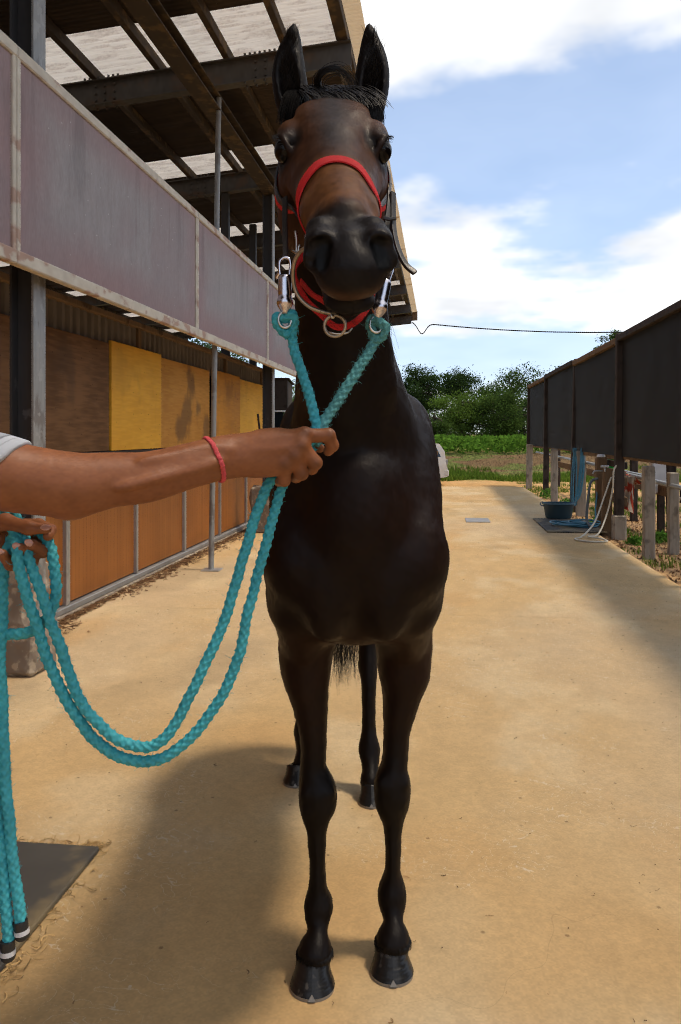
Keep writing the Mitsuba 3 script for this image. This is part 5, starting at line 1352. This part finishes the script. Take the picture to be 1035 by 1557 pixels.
W_ = (-0.1558, 1.374, 1.467)
finger([(-0.1292, 1.382, 1.487, .017), (-0.0612, 1.386, 1.498, .0130)], .015); finger([(-0.129, 1.38, 1.476, .018), (-0.0641, 1.378, 1.479, .0135)], .015)
finger([(-0.1345, 1.38, 1.462, .018), (-0.075, 1.376, 1.463, .0130)], .015); finger([(-0.1402, 1.382, 1.449, .017), (-0.0915, 1.378, 1.448, .0120)], .015)
finger([(-0.0612, 1.386, 1.497, .0125), (-0.0205, 1.392, 1.498, .0118), (-0.0139, 1.402, 1.481, .0108), (-0.0207, 1.408, 1.471, .0090)], .004)   # index
finger([(-0.0641, 1.377, 1.479, .0125), (-0.0424, 1.384, 1.452, .0120), (-0.0491, 1.418, 1.441, .0105), (-0.0716, 1.44, 1.454, .0095)], .004)
finger([(-0.0749, 1.375, 1.463, .0122), (-0.0655, 1.384, 1.434, .0116), (-0.076, 1.416, 1.427, .0105), (-0.0932, 1.438, 1.44, .0095)], .004)
finger([(-0.0915, 1.378, 1.448, .0115), (-0.0944, 1.388, 1.422, .0102), (-0.1052, 1.414, 1.42, .0092), (-0.1179, 1.432, 1.434, .0085)], .004)
finger([(-0.1476, 1.4, 1.482, .018), (-0.0997, 1.432, 1.485, .0140), (-0.0614, 1.443, 1.482, .0115), (-0.0359, 1.434, 1.476, .0085)], .008)   # thumb behind
for a, b in (((-0.0597, 1.378, 1.5), .011), ((-0.0648, 1.37, 1.483), .0115), ((-0.0756, 1.368, 1.465), .011), ((-0.091, 1.37, 1.45), .010)): F.ball(a, b, .010)   # knuckles
for p, q in (((-0.1434, 1.36, 1.487), (-0.0715, 1.372, 1.496)), ((-0.1429, 1.356, 1.474), (-0.0734, 1.366, 1.48))): F.bone(p, q, .0035, .0035, .012)            # tendons
F.bone((-0.0138, 1.384, 1.511), (-0.0115, 1.38, 1.504), .0012, .0012, .003, op='cut')
for P in ([(-0.3071, 1.276, 1.457), (-0.2649, 1.303, 1.465), (-0.2196, 1.33, 1.475), (-0.179, 1.343, 1.474)], [(-0.3362, 1.252, 1.418), (-0.2863, 1.274, 1.431), (-0.241, 1.303, 1.442), (-0.1928, 1.328, 1.456)]):
    C_ = spline(P, 5)
    for a, b in zip(C_[:-1], C_[1:]): F.bone(a, b, .0030, .0030, .012)          # veins
# left arm and hand, palm towards the camera
F.chain([(-.73, 1.60, 1.42, .055, .055), (-.76, 1.62, 1.28, .048, .048), (-.78, 1.60, 1.18, .045, .045), (-.72, 1.50, 1.24, .042, .042), (-0.6454, 1.4, 1.32, .033, .026), (-0.5989, 1.375, 1.327, .034, .024), (-0.5648, 1.372, 1.331, .035, .018)], .008, side=zup, n=3)
finger([(-0.5911, 1.362, 1.342, .019), (-0.5391, 1.33, 1.359, .0125), (-0.4965, 1.318, 1.35, .0103), (-0.4682, 1.318, 1.349, .0080)], .008)      # thumb
finger([(-0.5501, 1.376, 1.347, .012), (-0.5015, 1.372, 1.349, .0108), (-0.4749, 1.352, 1.343, .0098), (-0.471, 1.332, 1.336, .0084)], .004)
finger([(-0.5517, 1.38, 1.331, .012), (-0.4972, 1.372, 1.319, .0108), (-0.4838, 1.344, 1.309, .0102), (-0.4905, 1.316, 1.324, .0088)], .004)
finger([(-0.5594, 1.38, 1.316, .012), (-0.511, 1.368, 1.299, .0108), (-0.499, 1.336, 1.295, .0104), (-0.5077, 1.309, 1.319, .0090)], .004)
finger([(-0.5687, 1.376, 1.305, .011), (-0.5383, 1.36, 1.286, .0098), (-0.5322, 1.334, 1.289, .0095), (-0.5362, 1.31, 1.31, .0082)], .004)
# head, neck, trunk and legs of the figure beside the frame
F.bone((-.75, 1.39, 1.40), (-.715, 1.39, 1.56), .065, .056, .03)
F.ball((-.705, 1.39, 1.68), (.095, .076, .105), .02); F.ball((-.655, 1.39, 1.615), (.05, .052, .055), .03)
F.bone((-.612, 1.39, 1.665), (-.592, 1.39, 1.635), .010, .015, .012)
F.ball((-.603, 1.39, 1.600), (.010, .024, .009), .010)
for s in (-1, 1): F.ball((-.715, 1.39 + s * .078, 1.655), (.020, .010, .032), .008); F.ball((-.617, 1.39 + s * .032, 1.678), (.012, .016, .010), .010, op='cut')
F.bone((-.76, 1.39, 1.32), (-.76, 1.39, .98), (.17, .11), (.15, .10), .05, side=(0, 1, 0))
for s in (-1, 1): F.chain([(-.76, 1.39 + s * .095, .95, .085, .09), (-.75, 1.39 + s * .11, .50, .058, .06), (-.77, 1.39 + s * .12, .10, .042, .045)], .03)
pm = F.mesh(3); del F


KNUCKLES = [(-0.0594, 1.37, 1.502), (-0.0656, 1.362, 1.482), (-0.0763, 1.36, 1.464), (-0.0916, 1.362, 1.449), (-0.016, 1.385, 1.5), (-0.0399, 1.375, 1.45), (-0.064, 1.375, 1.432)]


def skin(p, n, uv):
    a = fbm(p.x * 30, p.y * 30, p.z * 30, 3); b = fbm(p.x * 160, p.y * 160, p.z * 160, 2)
    c = mix((.190, .063, .022), (.262, .096, .036), a)
    c = mix(c, (.17, .060, .026), smoothstep(.50, .80, fbm(p.x * 14 + 3, p.y * 14, p.z * 14, 3)) * .35)
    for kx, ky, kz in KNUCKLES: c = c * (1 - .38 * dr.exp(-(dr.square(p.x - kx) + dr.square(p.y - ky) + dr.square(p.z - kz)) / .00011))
    return c * (.86 + .28 * b)


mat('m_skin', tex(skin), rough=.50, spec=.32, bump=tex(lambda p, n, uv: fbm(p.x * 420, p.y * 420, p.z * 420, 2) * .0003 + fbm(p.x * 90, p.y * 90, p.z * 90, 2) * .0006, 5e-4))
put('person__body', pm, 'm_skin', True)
mat('m_nail', (.50, .26, .19), rough=.28, spec=.5)
for i, (c, d, nn, r) in enumerate((((-0.4678, 1.311, 1.352), (.9, -.05, -.1), (.15, -.8, .6), (.0085, .0055)), ((-0.4929, 1.308, 1.328), (-.7, -.2, .45), (.05, -.95, .25), (.0075, .0058)), ((-0.5101, 1.302, 1.323), (-.7, -.2, .5), (.05, -.95, .25), (.0075, .0058)), ((-0.5363, 1.304, 1.314), (-.7, -.2, .5), (.05, -.95, .25), (.0065, .005)))):
    d = np.asarray(d, float); d /= np.linalg.norm(d); n_ = np.asarray(nn, float); n_ -= d * np.dot(d, n_); n_ /= np.linalg.norm(n_); w = np.cross(d, n_)
    e = trimesh.creation.uv_sphere(1.0, count=[12, 16]); e.vertices = np.asarray(c) + e.vertices[:, :1] * d * r[0] + e.vertices[:, 1:2] * w * r[1] + e.vertices[:, 2:] * n_ * .0022
    put('person__nail', e, 'm_nail', True)
# wrist band
wc = spline([(-0.232, 1.341, 1.452), (-0.2074, 1.354, 1.458), (-0.1818, 1.364, 1.463)], 4); wd = wc[-1] - wc[0]; wd /= np.linalg.norm(wd); wn = np.cross(wd, [0, 1, 0]); wn /= np.linalg.norm(wn); wy = np.cross(wn, wd)
tilt = .012
_pv = pm.vertices; _rel = _pv - wc[4]; _sl = (np.abs(_rel @ wd) < .012) & (np.linalg.norm(_rel, axis=1) < .07)
_an = np.arctan2(_rel[_sl] @ wn, _rel[_sl] @ wy); _rd = np.hypot(_rel[_sl] @ wn, _rel[_sl] @ wy); _o = np.argsort(_an)
_rr = lambda a: np.interp(math.remainder(a, 2 * math.pi), _an[_o], _rd[_o], period=2 * math.pi) + .0016
B0 = [wc[4] + wd * (-.006 * math.sin(a)) + (wn * math.sin(a) + wy * math.cos(a)) * _rr(a) for a in np.linspace(0, 2 * math.pi, 90, endpoint=False)]
B0 = np.array(B0); bs = []
ta = np.arange(90) / 90 * 2 * math.pi
for k_ in range(3):
    off = np.stack([np.sin(ta * 22 + k_ * 2.094)], 1); q = B0 + wd * off * .0026 + (B0 - wc[4]) * (.012 * np.cos(ta * 44 + k_ * 4.19))[:, None]
    bs.append(sweep(q, .0021, 6, closed=True))
mat('m_band', tex(lambda p, n, uv: mix((.50, .045, .055), (.62, .12, .12), noise(p.x * 500, p.y * 500, p.z * 500))), rough=.75, spec=.2)
put('person__wrist_band', cat(bs), 'm_band', True)
# shirt
F = Field(graded((-1.04, -.64, .012), (-.64, -.40, .004)), graded((1.0, 1.40, .006), (1.40, 1.80, .012)), graded((.80, 1.25, .014), (1.25, 1.58, .005)))
F.chain([(-.75, 1.30, 1.42, .085, .085), (*SH, .078, .078), (-0.5582, 1.215, 1.45, .0590, .060), (-0.4798, 1.25, 1.433, .0550, .055), (-0.4097, 1.27, 1.419, .054, .054)], .01, side=zup, n=3)
HEM = np.array([.75, .03, -.66]) / np.linalg.norm([.75, .03, -.66]); HC = np.array([-0.4817, 1.205, 1.469])
F.plane(HEM, HC, .006)
F.bone((-.76, 1.39, 1.33), (-.765, 1.39, .90), (.185, .125), (.175, .125), .05, side=(0, 1, 0))
F.chain([(-.75, 1.48, 1.42, .085, .085), (-.73, 1.60, 1.42, .07, .07), (-.76, 1.62, 1.28, .066, .066)], .05, side=zup)
F.ball((-.735, 1.39, 1.56), (.085, .08, .09), .02, op='cut')
shm = F.mesh(3); del F
q = shm.vertices; d_ = (HC - q) @ HEM; shm.vertices = q + trimesh.Trimesh(q, shm.faces, process=False).vertex_normals * ((meshkit.fbm(q * [13, 13, 9], 3, 5) - .5) * .014)[:, None]
hc, hh = [float(x) for x in HC], [float(x) for x in HEM]


def shirtcol(p, n, uv):
    d = (hc[0] - p.x) * hh[0] + (hc[1] - p.y) * hh[1] + (hc[2] - p.z) * hh[2]
    c = mix((.25, .27, .30), (.32, .34, .37), fbm(p.x * 200, p.y * 200, p.z * 200, 2))
    c = mix(c, (.40, .42, .45), (1 - smoothstep(.026, .028, d)) * smoothstep(-.02, -.01, d) * smoothstep(1.2, 1.25, p.z))
    return c * (1 - .45 * (1 - smoothstep(.0008, .0022, dr.abs(d - .028)))) * (1 - .25 * (1 - smoothstep(.0006, .0016, dr.abs(d - .018))))


mat('m_shirt', tex(shirtcol), rough=.85, spec=.15, sheen=.4, bump=tex(lambda p, n, uv: noise(p.x * 900, p.y * 900, p.z * 900) * .0006, 4e-4))
put('person__shirt', shm, 'm_shirt', True)
F = Field(graded((-.96, -.56, .014)), graded((1.15, 1.64, .014)), graded((.03, 1.14, .016)))
F.bone((-.765, 1.39, .985), (-.765, 1.39, .90), (.172, .122), (.170, .120), .04, side=(0, 1, 0))
for s in (-1, 1): F.chain([(-.765, 1.39 + s * .09, .90, .095, .10), (-.755, 1.39 + s * .11, .50, .078, .08), (-.775, 1.39 + s * .12, .09, .062, .068)], .04)
mat('m_jeans', tex(lambda p, n, uv: mix((.02, .03, .06), (.05, .07, .12), fbm(p.x * 80, p.y * 80, p.z * 60, 3))), rough=.85)
put('person__trousers', F.mesh(3), 'm_jeans', True)
for s in (-1, 1):
    F = Field(graded((-.88, -.50, .01)), graded((1.39 + s * .12 - .09, 1.39 + s * .12 + .09, .01)), graded((-.02, .16, .01)))
    F.bone((-.80, 1.39 + s * .12, .045), (-.60, 1.39 + s * .12, .04), (.043, .042), (.045, .036), .02, side=(0, 1, 0)); F.bone((-.785, 1.39 + s * .12, .05), (-.785, 1.39 + s * .12, .10), .045, .05, .02); F.plane((0, 0, -1), (0, 0, .004))
    put('person__boot', F.mesh(2), 'm_leather', True)
F = Field(graded((-.84, -.56, .007)), graded((1.28, 1.50, .007)), graded((1.55, 1.84, .007)))
F.ball((-.715, 1.39, 1.70), (.102, .086, .105), .02); F.ball((-.60, 1.39, 1.62), (.10, .12, .10), .02, op='cut')
put('person__hair', F.mesh(2), 'm_hair', True)
